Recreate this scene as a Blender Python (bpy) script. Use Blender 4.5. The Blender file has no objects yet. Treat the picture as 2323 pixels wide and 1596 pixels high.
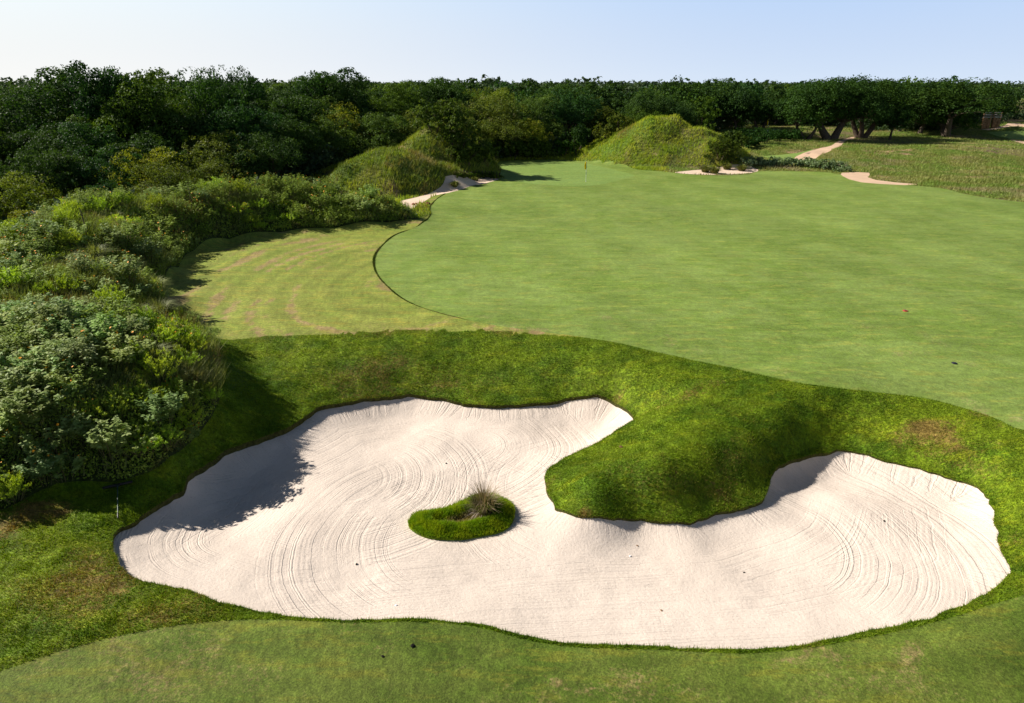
import bpy, math, random
import numpy as np
from mathutils import Vector, Matrix
from mathutils.geometry import delaunay_2d_cdt

# ------------------------------------------------------------------ camera, sky, sun, exposure
SC = bpy.context.scene
COL = SC.collection
CAM_H = 10.0
PITCH = math.radians(21.43)
cam_d = bpy.data.cameras.new("camera")
cam_d.sensor_width = 36.0
cam_d.lens = 24.0
cam_d.clip_start = 0.1
cam_d.clip_end = 6000
cam = bpy.data.objects.new("camera", cam_d)
cam.location = (0, 0, CAM_H)
cam.rotation_euler = (math.pi / 2 - PITCH, 0, 0)
COL.objects.link(cam)
SC.camera = cam

SUN_EL = math.radians(35.0)
SUN_AZ = math.atan2(-1.0, 0.29)          # clockwise from +Y; the sun stands on the left, a little ahead
world = bpy.data.worlds.new("World")
SC.world = world
world.use_nodes = True
wn = world.node_tree
wn.nodes.clear()
sky = wn.nodes.new("ShaderNodeTexSky")
sky.sky_type = 'NISHITA'
sky.sun_disc = False
sky.sun_elevation = SUN_EL
sky.sun_rotation = SUN_AZ
sky.altitude = 0
sky.air_density = 1.0
sky.dust_density = 0.5
sky.ozone_density = 1.3
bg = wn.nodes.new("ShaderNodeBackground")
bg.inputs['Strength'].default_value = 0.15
wo = wn.nodes.new("ShaderNodeOutputWorld")
# hazy air: the sky is pale and bright low down; an added dimming overhead cuts the fill light
tc_ = wn.nodes.new("ShaderNodeTexCoord")
sx_ = wn.nodes.new("ShaderNodeSeparateXYZ")
wn.links.new(tc_.outputs['Generated'], sx_.inputs[0])
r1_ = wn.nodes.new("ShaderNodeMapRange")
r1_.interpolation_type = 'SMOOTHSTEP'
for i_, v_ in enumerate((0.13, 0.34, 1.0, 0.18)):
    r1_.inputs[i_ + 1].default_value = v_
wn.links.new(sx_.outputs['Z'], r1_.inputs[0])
az_ = wn.nodes.new("ShaderNodeMapRange")                 # from the sun's side (1) to the far side (0)
az_.interpolation_type = 'SMOOTHSTEP'
for i_, v_ in enumerate((-0.75, 0.45, 1.0, 0.0)):
    az_.inputs[i_ + 1].default_value = v_
wn.links.new(sx_.outputs['X'], az_.inputs[0])
up_ = wn.nodes.new("ShaderNodeMapRange")
for i_, v_ in enumerate((0.0, 0.15, 0.0, 1.0)):
    up_.inputs[i_ + 1].default_value = v_
wn.links.new(sx_.outputs['Z'], up_.inputs[0])
mixes_ = []
for ca_, cb_ in (((2.9, 3.4, 4.1), (4.25, 4.2, 4.05)), ((1.7, 2.45, 3.95), (3.5, 3.9, 4.1))):
    m_ = wn.nodes.new("ShaderNodeMix"); m_.data_type = 'RGBA'
    m_.inputs[6].default_value = (*ca_, 1); m_.inputs[7].default_value = (*cb_, 1)
    wn.links.new(az_.outputs[0], m_.inputs[0]); mixes_.append(m_)
hz_ = wn.nodes.new("ShaderNodeMix"); hz_.data_type = 'RGBA'
wn.links.new(up_.outputs[0], hz_.inputs[0]); wn.links.new(mixes_[0].outputs[2], hz_.inputs[6]); wn.links.new(mixes_[1].outputs[2], hz_.inputs[7])
hm_ = wn.nodes.new("ShaderNodeMapRange")                 # share of haze, thinning upwards
hm_.interpolation_type = 'SMOOTHSTEP'
for i_, v_ in enumerate((0.02, 0.45, 1.0, 0.0)):
    hm_.inputs[i_ + 1].default_value = v_
wn.links.new(sx_.outputs['Z'], hm_.inputs[0])
mx_ = wn.nodes.new("ShaderNodeMix"); mx_.data_type = 'RGBA'
wn.links.new(hm_.outputs[0], mx_.inputs[0]); wn.links.new(sky.outputs[0], mx_.inputs[6]); wn.links.new(hz_.outputs[2], mx_.inputs[7])
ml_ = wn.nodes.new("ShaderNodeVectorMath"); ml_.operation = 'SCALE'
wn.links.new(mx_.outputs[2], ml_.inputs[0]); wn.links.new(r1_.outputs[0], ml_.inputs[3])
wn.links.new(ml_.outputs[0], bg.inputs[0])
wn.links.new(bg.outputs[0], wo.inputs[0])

sun_d = bpy.data.lights.new("sun", 'SUN')
sun_d.energy = 5.0
sun_d.angle = math.radians(0.5)
sun_d.color = (1.0, 0.93, 0.82)
sun = bpy.data.objects.new("sun", sun_d)
sdir = Vector((math.sin(SUN_AZ) * math.cos(SUN_EL), math.cos(SUN_AZ) * math.cos(SUN_EL), math.sin(SUN_EL)))
sun.rotation_euler = (-sdir).to_track_quat('-Z', 'Y').to_euler()
sun.location = (-60, 20, 60)
COL.objects.link(sun)

SC.view_settings.view_transform = 'Standard'
SC.view_settings.look = 'None'
SC.view_settings.exposure = 0.62
SC.view_settings.gamma = 1.0
SC.cycles.max_bounces = 6
SC.cycles.diffuse_bounces = 3
SC.cycles.transmission_bounces = 4
SC.cycles.transparent_max_bounces = 4
SC.cycles.caustics_reflective = False
SC.cycles.caustics_refractive = False

rnd = random.Random(11)
RNG = np.random.default_rng(11)

# ------------------------------------------------------------------ seeing rays and terrain heights
F_, CX, CY = 1549.0, 1161.5, 798.0       # the survey sheet the outlines below were read from


def ray(px, py):
    px = np.asarray(px, float); py = np.asarray(py, float)
    a = (px - CX) / F_; b = (py - CY) / F_
    c, s = math.cos(PITCH), math.sin(PITCH)
    return np.stack([a, c - b * s, -s - b * c], -1)


def atz(px, py, z):
    d = ray(px, py)
    t = (np.asarray(z, float) - CAM_H) / d[..., 2]
    return np.stack([d[..., 0] * t, d[..., 1] * t], -1)


def sstep(a, b, x):
    t = np.clip((x - a) / (b - a), 0, 1)
    return t * t * (3 - 2 * t)


# control points: sheet x, sheet y, height
CP = """
-150 640 1.8;-100 600 1.7;0 562 1.9;100 512 2.2;200 468 2.6;300 472 2.4;400 482 2.1;430 478 2.0
0 700 1.6;0 850 1.1;0 1000 .35;0 1085 -.3;-200 900 .6;-200 1080 -.4;150 640 1.8;150 800 1.5;150 940 .75;150 1030 -.1;300 640 1.4;300 750 1.35;300 880 .75;290 985 .0
400 880 .55;440 800 .45;250 1080 -.7;380 1035 -.5;470 950 -.4;505 860 -.15;480 765 .1;
300 545 1.9;150 560 2.1;460 620 .05
520 620 .05;480 655 .05;440 680 .08;560 570 .03;700 560 0;800 545 0;620 700 .02;600 650 0;800 600 0;500 740 .03;700 730 .02;600 585 0;900 700 0;1000 600 0;950 540 0;1100 700 0;1250 730 0;1400 755 0
520 768 0;600 762 0;700 763 .02;800 759 .02;900 751 .03;1000 752 .03;1100 753 .03;1200 758 0;1300 769 0;1400 788 0;1480 806 0;1560 826 0
560 830 -.45;650 850 -.62;750 850 -.7;850 845 -.72;950 840 -.75;1050 840 -.78;1150 842 -.75;1250 850 -.7;1350 860 -.62;1430 880 -.6
600 900 -.8;520 960 -.8;680 890 -.95
740 920 -1.3;780 914 -1.35;840 905 -1.4;900 898 -1.4;960 897 -1.4;1000 903 -1.4;1040 912 -1.45;1080 918 -1.45;1150 919 -1.45;1210 915 -1.4;1270 907 -1.35;1330 900 -1.3;1370 898 -1.25;1400 915 -1.2;1442 948 -1.2
690 943 -1.3;650 970 -1.3;600 990 -1.3;540 1012 -1.28;495 1035 -1.28;450 1070 -1.28;410 1110 -1.27;370 1138 -1.25;330 1165 -1.22;300 1185 -1.2;262 1205 -1.12;262 1240 -1.08;285 1302 -1.05
430 1040 -.9;350 1100 -.95;268 1150 -.95;200 1130 -.9
1520 850 -.1;1560 880 -.15;1600 910 -.25;1540 950 -.42;1480 940 -.65;1440 925 -.9;1500 1000 -.55;1420 1020 -.85;1340 1040 -1.1;1400 1060 -.75;1350 1110 -.85;1500 1080 -.6;1600 1040 -.55;1620 960 -.35;1700 960 -.38;1700 1040 -.86;1650 1100 -1.12;1500 1130 -1.05;1400 1130 -1.05;1300 1120 -1.1;1560 1140 -1.2
1400 975 -1.25;1360 1003 -1.28;1310 1025 -1.3;1270 1045 -1.32;1243 1063 -1.38;1237 1080 -1.4;1250 1130 -1.45;1285 1160 -1.48;1380 1172 -1.5;1440 1178 -1.5;1500 1182 -1.5;1560 1182 -1.5;1600 1172 -1.5;1650 1160 -1.5;1700 1150 -1.5;1728 1140 -1.5;1743 1100 -1.48;1770 1060 -1.42;1800 1045 -1.4;1850 1030 -1.38;1920 1024 -1.33;1990 1040 -1.3;2050 1055 -1.28;2110 1072 -1.26;2170 1088 -1.24;2215 1105 -1.22;2240 1128 -1.2
2258 1180 -1.17;2270 1240 -1.15;2288 1290 -1.13;2240 1345 -1.18;2190 1372 -1.2;2040 1418 -1.24;1850 1458 -1.27;1680 1474 -1.28;1500 1466 -1.28;1300 1460 -1.27;1210 1448 -1.26;1080 1415 -1.24;920 1405 -1.22;720 1404 -1.2;520 1370 -1.16;420 1338 -1.12
1680 880 -.02;1750 903 -.05;1850 899 -.05;1950 895 -.05;2050 900 -.06;2130 915 -.08;2200 938 -.1;2260 962 -.12;2330 1000 -.15
1780 960 -.45;1850 960 -.62;1950 960 -.65;2050 980 -.65;2150 1010 -.68;2250 1060 -.7;2300 1130 -.75;1730 1010 -.74;1900 1000 -1.0;2020 1030 -1.0
2400 1100 -.4;2400 1250 -.75;2310 1330 -1.05;2400 1450 -1.1
1000 990 -1.56;1200 980 -1.54;850 1040 -1.56;700 1120 -1.54;600 1200 -1.48;450 1240 -1.34;900 1250 -1.58;750 1300 -1.5;1100 1300 -1.58;1150 1100 -1.58;1350 1250 -1.6;1600 1300 -1.58;1550 1220 -1.6;1800 1200 -1.58;2000 1200 -1.48;1900 1120 -1.5;2100 1280 -1.38;1900 1350 -1.45;1650 1400 -1.42;1300 1390 -1.42;1000 1360 -1.4;700 1050 -1.5;2150 1180 -1.38
100 1250 -.95;0 1400 -.97;150 1180 -.95;250 1300 -1.0;200 1400 -1.03;100 1500 -1.0;500 1450 -1.18;800 1500 -1.16;1100 1500 -1.2;1400 1540 -1.22;1700 1540 -1.24;2000 1500 -1.2;2250 1450 -1.12;0 1590 -1.0;700 1590 -1.1;1400 1590 -1.2;2100 1590 -1.1
1600 760 0;1800 820 0;2000 850 0;2200 880 0;2100 780 0;2320 900 -.02;1500 650 0;1900 650 0;2300 700 0;1300 560 0;1700 520 0;2100 520 0;2320 500 0;1010 450 0;1100 420 0;1330 415 0;1600 400 0
""".replace("\n", ";")
cp = np.array([[float(v) for v in s.split()] for s in CP.split(";") if s.strip()])
cw = atz(cp[:, 0], cp[:, 1], cp[:, 2])
C3 = [(cw[i, 0], cw[i, 1], cp[i, 2]) for i in range(len(cp))]
for (px, yw, z) in [(470, 47, 2.0), (540, 52, 2.3), (640, 54.5, 2.3), (740, 55, 1.9), (830, 54.5, 1.0), (895, 54, .45), (945, 53.5, .1), (640, 51.3, 1.3), (740, 52.3, 1.0), (830, 52.6, .55), (540, 49, 1.5)]:
    C3.append(((px - CX) / F_ * (yw * math.cos(PITCH) + (CAM_H - z) * math.sin(PITCH)), yw, z))
for (px, py) in [(480, 775), (430, 735), (390, 710), (370, 670), (372, 640), (390, 605), (440, 568), (520, 543), (640, 527), (760, 517), (880, 505), (950, 497), (560, 545), (470, 575), (420, 610), (405, 650), (420, 690), (700, 528), (820, 517), (470, 730)]:
    w = atz(px, py, .03)
    C3.append((w[0], w[1], .03))
C3 += [(-17, 12, -.95), (-24, 11, -.9), (-21, 15.5, -.5), (-30, 25, 1.3), (-34, 14, 0), (-34, 4, -.5), (-36, 32, .2), (-44, 30, -.6), (-31, 42, -.6), (-42, 42, -1.2), (-30, 52, -.8), (-22, 60, 0), (-14, 62, 0), (-6, 64, 0), (-60, 60, 0), (-60, 30, 0),
       (-60, 0, -.6), (-20, 0, -1), (0, 0, -1.1), (20, 0, -1), (45, 0, -.6), (40, 20, -.3), (60, 40, 0), (0, -30, -1), (60, -30, -.8), (-60, -30, -.8)]
for r_ in (90, 140, 220, 400):
    for k in range(9):
        a_ = math.radians(-80 + 20 * k)
        C3.append((r_ * math.sin(a_), r_ * math.cos(a_), 0.0))
C3 = np.array(C3)
keep = []
for i in range(len(C3)):
    if all((C3[i, 0] - C3[j, 0]) ** 2 + (C3[i, 1] - C3[j, 1]) ** 2 > 0.2 for j in keep):
        keep.append(i)
C3 = C3[keep]


def phi(r2):
    return 0.5 * r2 * np.log(r2 + 1e-9)


n_ = len(C3)
K_ = phi((C3[:, None, 0] - C3[None, :, 0]) ** 2 + (C3[:, None, 1] - C3[None, :, 1]) ** 2)
K_ += np.eye(n_) * 0.06
Pm = np.concatenate([np.ones((n_, 1)), C3[:, :2]], 1)
A_ = np.block([[K_, Pm], [Pm.T, np.zeros((3, 3))]])
W_ = np.linalg.solve(A_, np.concatenate([C3[:, 2], np.zeros(3)]))


def lattice(ix, iy, seed):
    h = (ix.astype(np.int64) * 374761393 + iy.astype(np.int64) * 668265263 + seed * 1274126177) & 0xffffffff
    h = ((h ^ (h >> 13)) * 1274126177) & 0xffffffff
    h = h ^ (h >> 16)
    return (h & 0xffff) / 65535.0


def vnoise(x, y, s, seed=0):
    x = x / s; y = y / s
    ix = np.floor(x); iy = np.floor(y)
    fx = x - ix; fy = y - iy
    fx = fx * fx * (3 - 2 * fx); fy = fy * fy * (3 - 2 * fy)
    a = lattice(ix, iy, seed); b = lattice(ix + 1, iy, seed); c = lattice(ix, iy + 1, seed); d = lattice(ix + 1, iy + 1, seed)
    return (a * (1 - fx) + b * fx) * (1 - fy) + (c * (1 - fx) + d * fx) * fy - 0.5


# dunes and rises: sheet x, sheet y and height of the top, radii, turn
BUMPS = [(860, 73.0, 4.3, 7.8, 6.8, 0.2), (815, 72.0, 3.1, 6.2, 5.4, 0.0), (905, 73.5, 3.5, 6.4, 5.6, 0.0), (950, 74.5, 2.6, 6.4, 5.4, 0.0), (1000, 85, 5.4, 7.4, 8.0, 0.1), (955, 82, 4.1, 6.0, 6.0, 0.0), (915, 82, 3.0, 6.5, 6.0, 0.0), (775, 78, 1.6, 6.0, 6.0, 0.0),
         (1492, 100, 6.2, 9.6, 10.5, 0.2), (1604, 95.5, 4.4, 7.6, 7.6, 0.0), (1548, 97, 4.0, 7.0, 8.0, 0.0), (1425, 103, 3.9, 8.0, 9.0, 0.2), (1380, 106, 2.0, 7.0, 7.0, 0.0), (1552, 109, 3.6, 10.0, 7.0, 0.0),
         (2150, 106, 0.9, 30.0, 16.0, 0.0), (1740, 112, 1.0, 10.0, 9.0, 0.0), (1700, 146, 1.5, 22.0, 12.0, 0.0), (2290, 155, 1.6, 30.0, 16.0, 0.0)]
BW = []
for (px, yw, h, rx, ry, ro) in BUMPS:
    BW.append(((px - CX) / F_ * (yw * math.cos(PITCH) + (CAM_H - h) * math.sin(PITCH)), yw, h, rx, ry, ro))


def hz(x, y):
    """Height of the turf over (x, y)."""
    x = np.atleast_1d(np.asarray(x, float)); y = np.atleast_1d(np.asarray(y, float))
    out = np.empty_like(x)
    for s in range(0, len(x), 20000):
        xx, yy = x[s:s + 20000], y[s:s + 20000]
        r2 = (xx[:, None] - C3[None, :, 0]) ** 2 + (yy[:, None] - C3[None, :, 1]) ** 2
        v = phi(r2) @ W_[:n_] + W_[n_] + W_[n_ + 1] * xx + W_[n_ + 2] * yy
        rr = np.hypot(xx, yy)
        fade = 1 - sstep(75, 105, rr)
        v = v * fade
        m = np.zeros_like(v)
        for (bx, by, h, rx, ry, ro) in BW:
            c, sn = math.cos(ro), math.sin(ro)
            u = ((xx - bx) * c + (yy - by) * sn) / rx; w = (-(xx - bx) * sn + (yy - by) * c) / ry
            q = np.minimum(np.hypot(u, w), 1)
            bmp = h * (1 - q ** 1.9) ** 1.35
            m = np.where(bmp > 0, (m ** 6 + bmp ** 6) ** (1 / 6.), m)
        v = v + m * (1 + 0.42 * vnoise(xx, yy, 4.6, 3) + .16 * vnoise(xx, yy, 2.2, 9)) + np.minimum(m, 1) * 0.6 * vnoise(xx, yy, 1.7, 4)
        wob = 0.10 * vnoise(xx, yy, 7.0, 1) + 0.05 * vnoise(xx, yy, 2.3, 2)
        v = v + wob * sstep(5, 20, yy) * 0.6 + sstep(70, 120, yy) * 0.7 * vnoise(xx, yy, 14, 5)
        out[s:s + 20000] = v
    return out


def hit(px, py, zmin=-3.0):
    """Where a seeing ray through each sheet point meets the turf -> x, y."""
    px = np.atleast_1d(np.asarray(px, float)); py = np.atleast_1d(np.asarray(py, float))
    d = ray(px, py)
    d = d / np.linalg.norm(d, axis=1)[:, None]
    n = len(px)
    lo = np.full(n, 6.0); t = lo.copy(); done = np.zeros(n, bool); hi = lo.copy()
    for _ in range(420):
        nt = t * 1.012
        p = d * nt[:, None]
        below = (CAM_H + p[:, 2]) < hz(p[:, 0], p[:, 1])
        newly = below & ~done
        hi[newly] = nt[newly]; lo[newly] = t[newly]
        done |= below
        t = nt
        if done.all():
            break
    lo[~done] = 500; hi[~done] = 500
    for _ in range(12):
        mid = (lo + hi) / 2
        p = d * mid[:, None]
        below = (CAM_H + p[:, 2]) < hz(p[:, 0], p[:, 1])
        hi = np.where(below, mid, hi); lo = np.where(below, lo, mid)
    p = d * hi[:, None]
    return p[:, :2]


def smooth_closed(P, step, closed=True):
    """Catmull-Rom through world points, resampled about every step metres (coarser far away)."""
    P = np.asarray(P, float); n = len(P); out = []
    rng = range(n) if closed else range(n - 1)
    for i in rng:
        if closed:
            p0, p1, p2, p3 = P[(i - 1) % n], P[i], P[(i + 1) % n], P[(i + 2) % n]
        else:
            p0, p1, p2, p3 = P[max(i - 1, 0)], P[i], P[i + 1], P[min(i + 2, n - 1)]
        L = np.linalg.norm(p2 - p1)
        st = step * max(1.0, np.linalg.norm(p1) / 22.0)
        k = max(1, int(L / st))
        d01 = max(np.linalg.norm(p1 - p0) ** .5, 1e-3); d12 = max(L ** .5, 1e-3); d23 = max(np.linalg.norm(p3 - p2) ** .5, 1e-3)
        m1 = (p2 - p1) + d12 * ((p1 - p0) / d01 - (p2 - p0) / (d01 + d12)) if d01 > 1e-2 else p2 - p1
        m2 = (p2 - p1) + d12 * ((p3 - p2) / d23 - (p3 - p1) / (d12 + d23)) if d23 > 1e-2 else p2 - p1
        for j in range(k):
            t = j / k; t2, t3 = t * t, t * t * t
            out.append((2 * t3 - 3 * t2 + 1) * p1 + (t3 - 2 * t2 + t) * m1 + (-2 * t3 + 3 * t2) * p2 + (t3 - t2) * m2)
    if not closed:
        out.append(P[-1])
    return np.array(out)


def sheet(s):
    return np.array([[float(v) for v in q.split(",")] for q in s.replace("(", "").replace(")", "").split()])


def outline(s, step=.15, extra=None, closed=True, flat=None):
    q = sheet(s)
    w = hit(q[:, 0], q[:, 1]) if flat is None else atz(q[:, 0], q[:, 1], flat)
    if extra is not None:
        w = np.concatenate([w, np.array(extra, float)])
    return smooth_closed(w, step, closed)


def inside(P, x, y):
    r = np.zeros(len(x), bool)
    lo, hi = P.min(0), P.max(0)
    idx = np.nonzero((x >= lo[0]) & (x <= hi[0]) & (y >= lo[1]) & (y <= hi[1]))[0]
    xx, yy = x[idx], y[idx]
    rr = np.zeros(len(idx), bool)
    a = P; b = np.roll(P, -1, 0)
    for i in range(len(P)):
        (x1, y1), (x2, y2) = a[i], b[i]
        if y1 == y2:
            continue
        c = ((y1 > yy) != (y2 > yy)) & (xx < (x2 - x1) * (yy - y1) / (y2 - y1) + x1)
        rr ^= c
    r[idx] = rr
    return r


def dist_to(P, x, y, closed=True):
    """distance to the polyline and the arc length of the nearest point"""
    a = P; b = np.roll(P, -1, 0)
    if not closed:
        a, b = a[:-1], b[:-1]
    best = np.full(len(x), 1e9); arc = np.zeros(len(x)); acc = 0
    for i in range(len(a)):
        dx, dy = b[i] - a[i]; L2 = dx * dx + dy * dy
        if L2 < 1e-10:
            continue
        t = np.clip(((x - a[i, 0]) * dx + (y - a[i, 1]) * dy) / L2, 0, 1)
        d = np.hypot(x - a[i, 0] - t * dx, y - a[i, 1] - t * dy)
        m = d < best
        best[m] = d[m]; arc[m] = acc + t[m] * math.sqrt(L2)
        acc += math.sqrt(L2)
    return best, arc


# ------------------------------------------------------------------ outlines of the ground's parts
SAND = outline("""258,1205 259,1240 270,1280 285,1302 330,1318 420,1338 520,1370 620,1395 720,1404 830,1408 920,1405 1000,1407 1080,1415 1140,1430 1210,1448 1300,1460 1400,1464 1500,1466
 1600,1471 1680,1474 1760,1470 1850,1458 1940,1440 2040,1418 2120,1395 2190,1372 2240,1345 2270,1318 2288,1290 2283,1262 2270,1240 2262,1215 2256,1180 2250,1150 2240,1128 2215,1105 2170,1088
 2110,1072 2050,1055 1990,1040 1960,1030 1920,1024 1890,1024 1850,1030 1800,1045 1770,1060 1750,1080 1743,1100 1741,1120 1728,1140 1700,1150 1650,1160 1600,1172 1560,1182 1500,1182 1440,1178
 1380,1172 1320,1167 1285,1160 1262,1150 1250,1130 1240,1105 1237,1080 1243,1063 1270,1045 1310,1025 1360,1003 1400,975 1442,948 1420,928 1400,915 1370,898 1330,900 1270,907 1210,915 1150,919
 1080,918 1040,912 1000,903 960,897 900,898 840,905 780,914 740,920 715,928 690,943 650,970 600,990 540,1012 495,1035 450,1070 410,1110 370,1138 330,1165 300,1185 270,1197""", .12)
SAND = SAND + .11 * np.stack([vnoise(SAND[:, 0], SAND[:, 1], .45, 201), vnoise(SAND[:, 0], SAND[:, 1], .45, 202)], 1) + .05 * np.stack([vnoise(SAND[:, 0], SAND[:, 1], .2, 203), vnoise(SAND[:, 0], SAND[:, 1], .2, 204)], 1)
isl = np.array([(225, 860), (260, 770), (350, 690), (520, 655), (720, 620), (880, 575), (1020, 520), (1180, 450), (1350, 385), (1550, 360), (1700, 385), (1830, 440), (1920, 520), (1965, 610), (1965, 720),
                (1925, 830), (1850, 910), (1700, 970), (1500, 1015), (1300, 1050), (1080, 1085), (850, 1095), (650, 1090), (500, 1060), (400, 1020), (300, 960), (245, 915)], float)
isl = (np.array([1250, 1480]) + isl * .1937) * .7156
ISLE = smooth_closed(atz(isl[:, 0], isl[:, 1] + 6, -1.62), .12)
GREEN = outline("1105,380 1132,371 1180,369 1257,366 1320,368 1360,375 1400,386 1440,398 1413,406 1342,421 1290,422 1224,419 1149,408 1120,400 1095,388", .25, flat=0.05)
FAIR = outline("""1010,440 988,455 974,475 977,488 950,512 905,530 870,555 852,578 849,600 858,625 880,650 910,675 950,695 1000,711 1060,726 1120,738 1190,748 1260,757 1330,767 1400,778 1480,797
 1560,815 1655,834 1730,852 1807,868 1880,878 1959,887 2040,896 2110,906 2200,930 2260,950 2323,976""", .15,
               extra=[(24, 19), (34, 16), (50, 20), (62, 34), (66, 46)], closed=False)
q = sheet("2440,466 2323,458 2200,442 2130,426 2050,419 1990,414 1925,404 1912,397 1880,392 1800,389 1720,389 1700,396 1600,398 1540,394 1500,389 1450,385 1420,376 1380,370 1320,364 1257,362 1132,366 1095,372 1080,384 1100,402 1140,404 1100,412 1050,425")
FAIR = np.concatenate([FAIR, smooth_closed(atz(q[:, 0], q[:, 1], 0.03), .3, False)])
FORE = np.concatenate([smooth_closed(hit(*sheet("-120,1560 0,1524 60,1503 130,1480 200,1460 300,1437 420,1417 530,1407 620,1406 700,1409 830,1413 920,1411 1000,1413 1080,1423 1140,1438 1210,1456 1300,1468 1400,1472 1500,1475 1600,1480 1680,1483 1760,1479 1850,1468 1940,1452 2040,1432 2120,1412 2190,1392 2250,1372 2323,1350 2450,1305").T), .15, False),
                       np.array([(30, 10), (30, -20), (-30, -20), (-30, 6), (-16, 9.6)], float)])
COLLAR_FAR = None
c3 = lambda pts: " ".join("%g,%g" % ((2100 + x * .4933) * .7156, (200 + y * .4933) * .7156) for x, y in pts)
c2 = lambda pts: " ".join("%g,%g" % ((1000 + x * .4735) * .7156, (200 + y * .4735) * .7156) for x, y in pts)
SANDR = outline(c3([(75, 705), (200, 690), (330, 676), (400, 660), (480, 652), (560, 662), (620, 688), (575, 706), (480, 715), (380, 718), (200, 716)]), .3)
SANDL = outline(c2([(570, 925), (640, 908), (750, 880), (800, 855), (840, 830), (860, 800), (870, 760), (920, 750), (1000, 760), (1080, 765), (1160, 768), (1235, 775), (1180, 795), (1100, 815), (1000, 840), (900, 868), (800, 888), (740, 920), (690, 950), (640, 975), (600, 960)]), .3)
PATH_A = outline(c3([(1155, 706), (1250, 702), (1330, 706), (1320, 735), (1370, 752), (1500, 768), (1650, 780), (1560, 786), (1400, 778), (1280, 768), (1200, 748), (1160, 728)]), .4)
PATH_B = outline(c3([(845, 615), (950, 565), (1020, 545), (1090, 530), (1120, 508), (1170, 490), (1240, 472), (1250, 478), (1190, 498), (1150, 530), (1080, 565), (1010, 595), (940, 632), (900, 628)]), .5)
PATH_C = outline(c3([(2050, 428), (2120, 422), (2200, 402), (2240, 386), (2290, 388), (2400, 410), (2600, 440), (2600, 452), (2330, 412), (2240, 408), (2180, 420), (2100, 432)]), .6)
PATH_D = outline(c3([(2240, 492), (2323, 505), (2500, 530), (2500, 545), (2323, 520)]), .6)
GREEN2 = outline(c3([(310, 400), (380, 425), (560, 432), (700, 428), (800, 432), (800, 456), (640, 452), (500, 450), (400, 445), (340, 425)]), .8)
FAIR2 = outline(c3([(2080, 445), (2200, 438), (2400, 436), (2600, 440), (2600, 520), (2400, 500), (2240, 488), (2150, 470)]), .8)
LAWN3 = outline(c3([(640, 600), (760, 590), (860, 580), (960, 556), (1010, 552), (930, 590), (860, 618), (760, 622), (680, 612)]), .5)
TOE = hit(*sheet("-260,1200 -100,1172 0,1160 60,1130 130,1098 200,1092 280,1090 360,1060 430,1005 480,945 500,890 500,830 480,775 430,735 390,710 370,670 372,640 390,605 440,568 520,543 640,527 760,517 880,505 950,497").T)
HILLW = smooth_closed(np.concatenate([TOE, np.array([(-10, 56), (-16, 57.5), (-23, 51), (-28, 45), (-32, 38), (-36, 28), (-36, 12)], float)]), .3)
ROUGH = smooth_closed(np.concatenate([TOE, hit(*sheet("985,470 940,462 985,446 1010,436 1060,423 1120,410 1200,420").T), np.array([(40, 60), (70, 40), (72, 0), (60, -25), (-60, -25), (-60, 2), (-30, 9)], float)]), .3)

# ------------------------------------------------------------------ materials
class NT:
    def __init__(self, name):
        self.m = bpy.data.materials.new(name)
        self.m.use_nodes = True
        self.t = self.m.node_tree
        self.t.nodes.clear()
        self.out = self.t.nodes.new("ShaderNodeOutputMaterial")

    def n(self, typ, ins=None, **kw):
        o = self.t.nodes.new(typ)
        for k, v in kw.items():
            setattr(o, k, v)
        for k, v in (ins or {}).items():
            self.put(o.inputs[k], v)
        return o

    def put(self, sock, v):
        if isinstance(v, bpy.types.NodeSocket):
            self.t.links.new(v, sock)
        elif isinstance(v, (tuple, list)) and len(v) == 3 and sock.type == 'RGBA':
            sock.default_value = (*v, 1)
        else:
            sock.default_value = v

    def pos(self):
        return self.n("ShaderNodeNewGeometry").outputs['Position']

    def scaled(self, v, s):
        return self.n("ShaderNodeVectorMath", {0: v, 1: s}, operation='MULTIPLY').outputs[0]

    def noise(self, vec, scale, detail=2, rough=.5, dist=0.0, dim='3D'):
        o = self.n("ShaderNodeTexNoise", noise_dimensions=dim)
        if vec is not None:
            self.put(o.inputs['W' if dim == '1D' else 'Vector'], vec)
        o.inputs['Scale'].default_value = scale
        o.inputs['Detail'].default_value = detail
        o.inputs['Roughness'].default_value = rough
        o.inputs['Distortion'].default_value = dist
        return o.outputs[0]

    def rng(self, v, a, b, c=0.0, d=1.0):
        return self.n("ShaderNodeMapRange", {0: v, 1: a, 2: b, 3: c, 4: d}, interpolation_type='SMOOTHSTEP').outputs[0]

    def math(self, op, a, b=0.0, c=None):
        ins = {0: a, 1: b}
        if c is not None:
            ins[2] = c
        return self.n("ShaderNodeMath", ins, operation=op).outputs[0]

    def mix(self, f, a, b, mode='MIX'):
        o = self.t.nodes.new("ShaderNodeMix")
        o.data_type = 'RGBA'; o.blend_type = mode
        self.put(o.inputs[0], f); self.put(o.inputs[6], a); self.put(o.inputs[7], b)
        return o.outputs[2]

    def attr(self, name, out='Fac'):
        return self.n("ShaderNodeAttribute", attribute_name=name).outputs[out]

    def bump(self, h, strength, dist, normal=None):
        o = self.n("ShaderNodeBump", {'Height': h})
        o.inputs['Strength'].default_value = strength
        o.inputs['Distance'].default_value = dist
        if normal is not None:
            self.put(o.inputs['Normal'], normal)
        return o.outputs[0]

    def pbr(self, col, rough=.8, normal=None, spec=.2):
        o = self.n("ShaderNodeBsdfPrincipled", {'Base Color': col, 'Roughness': rough, 'Specular IOR Level': spec})
        if normal is not None:
            self.put(o.inputs['Normal'], normal)
        return o.outputs[0]

    def done(self, sh):
        self.t.links.new(sh, self.out.inputs[0])
        return self.m


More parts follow.
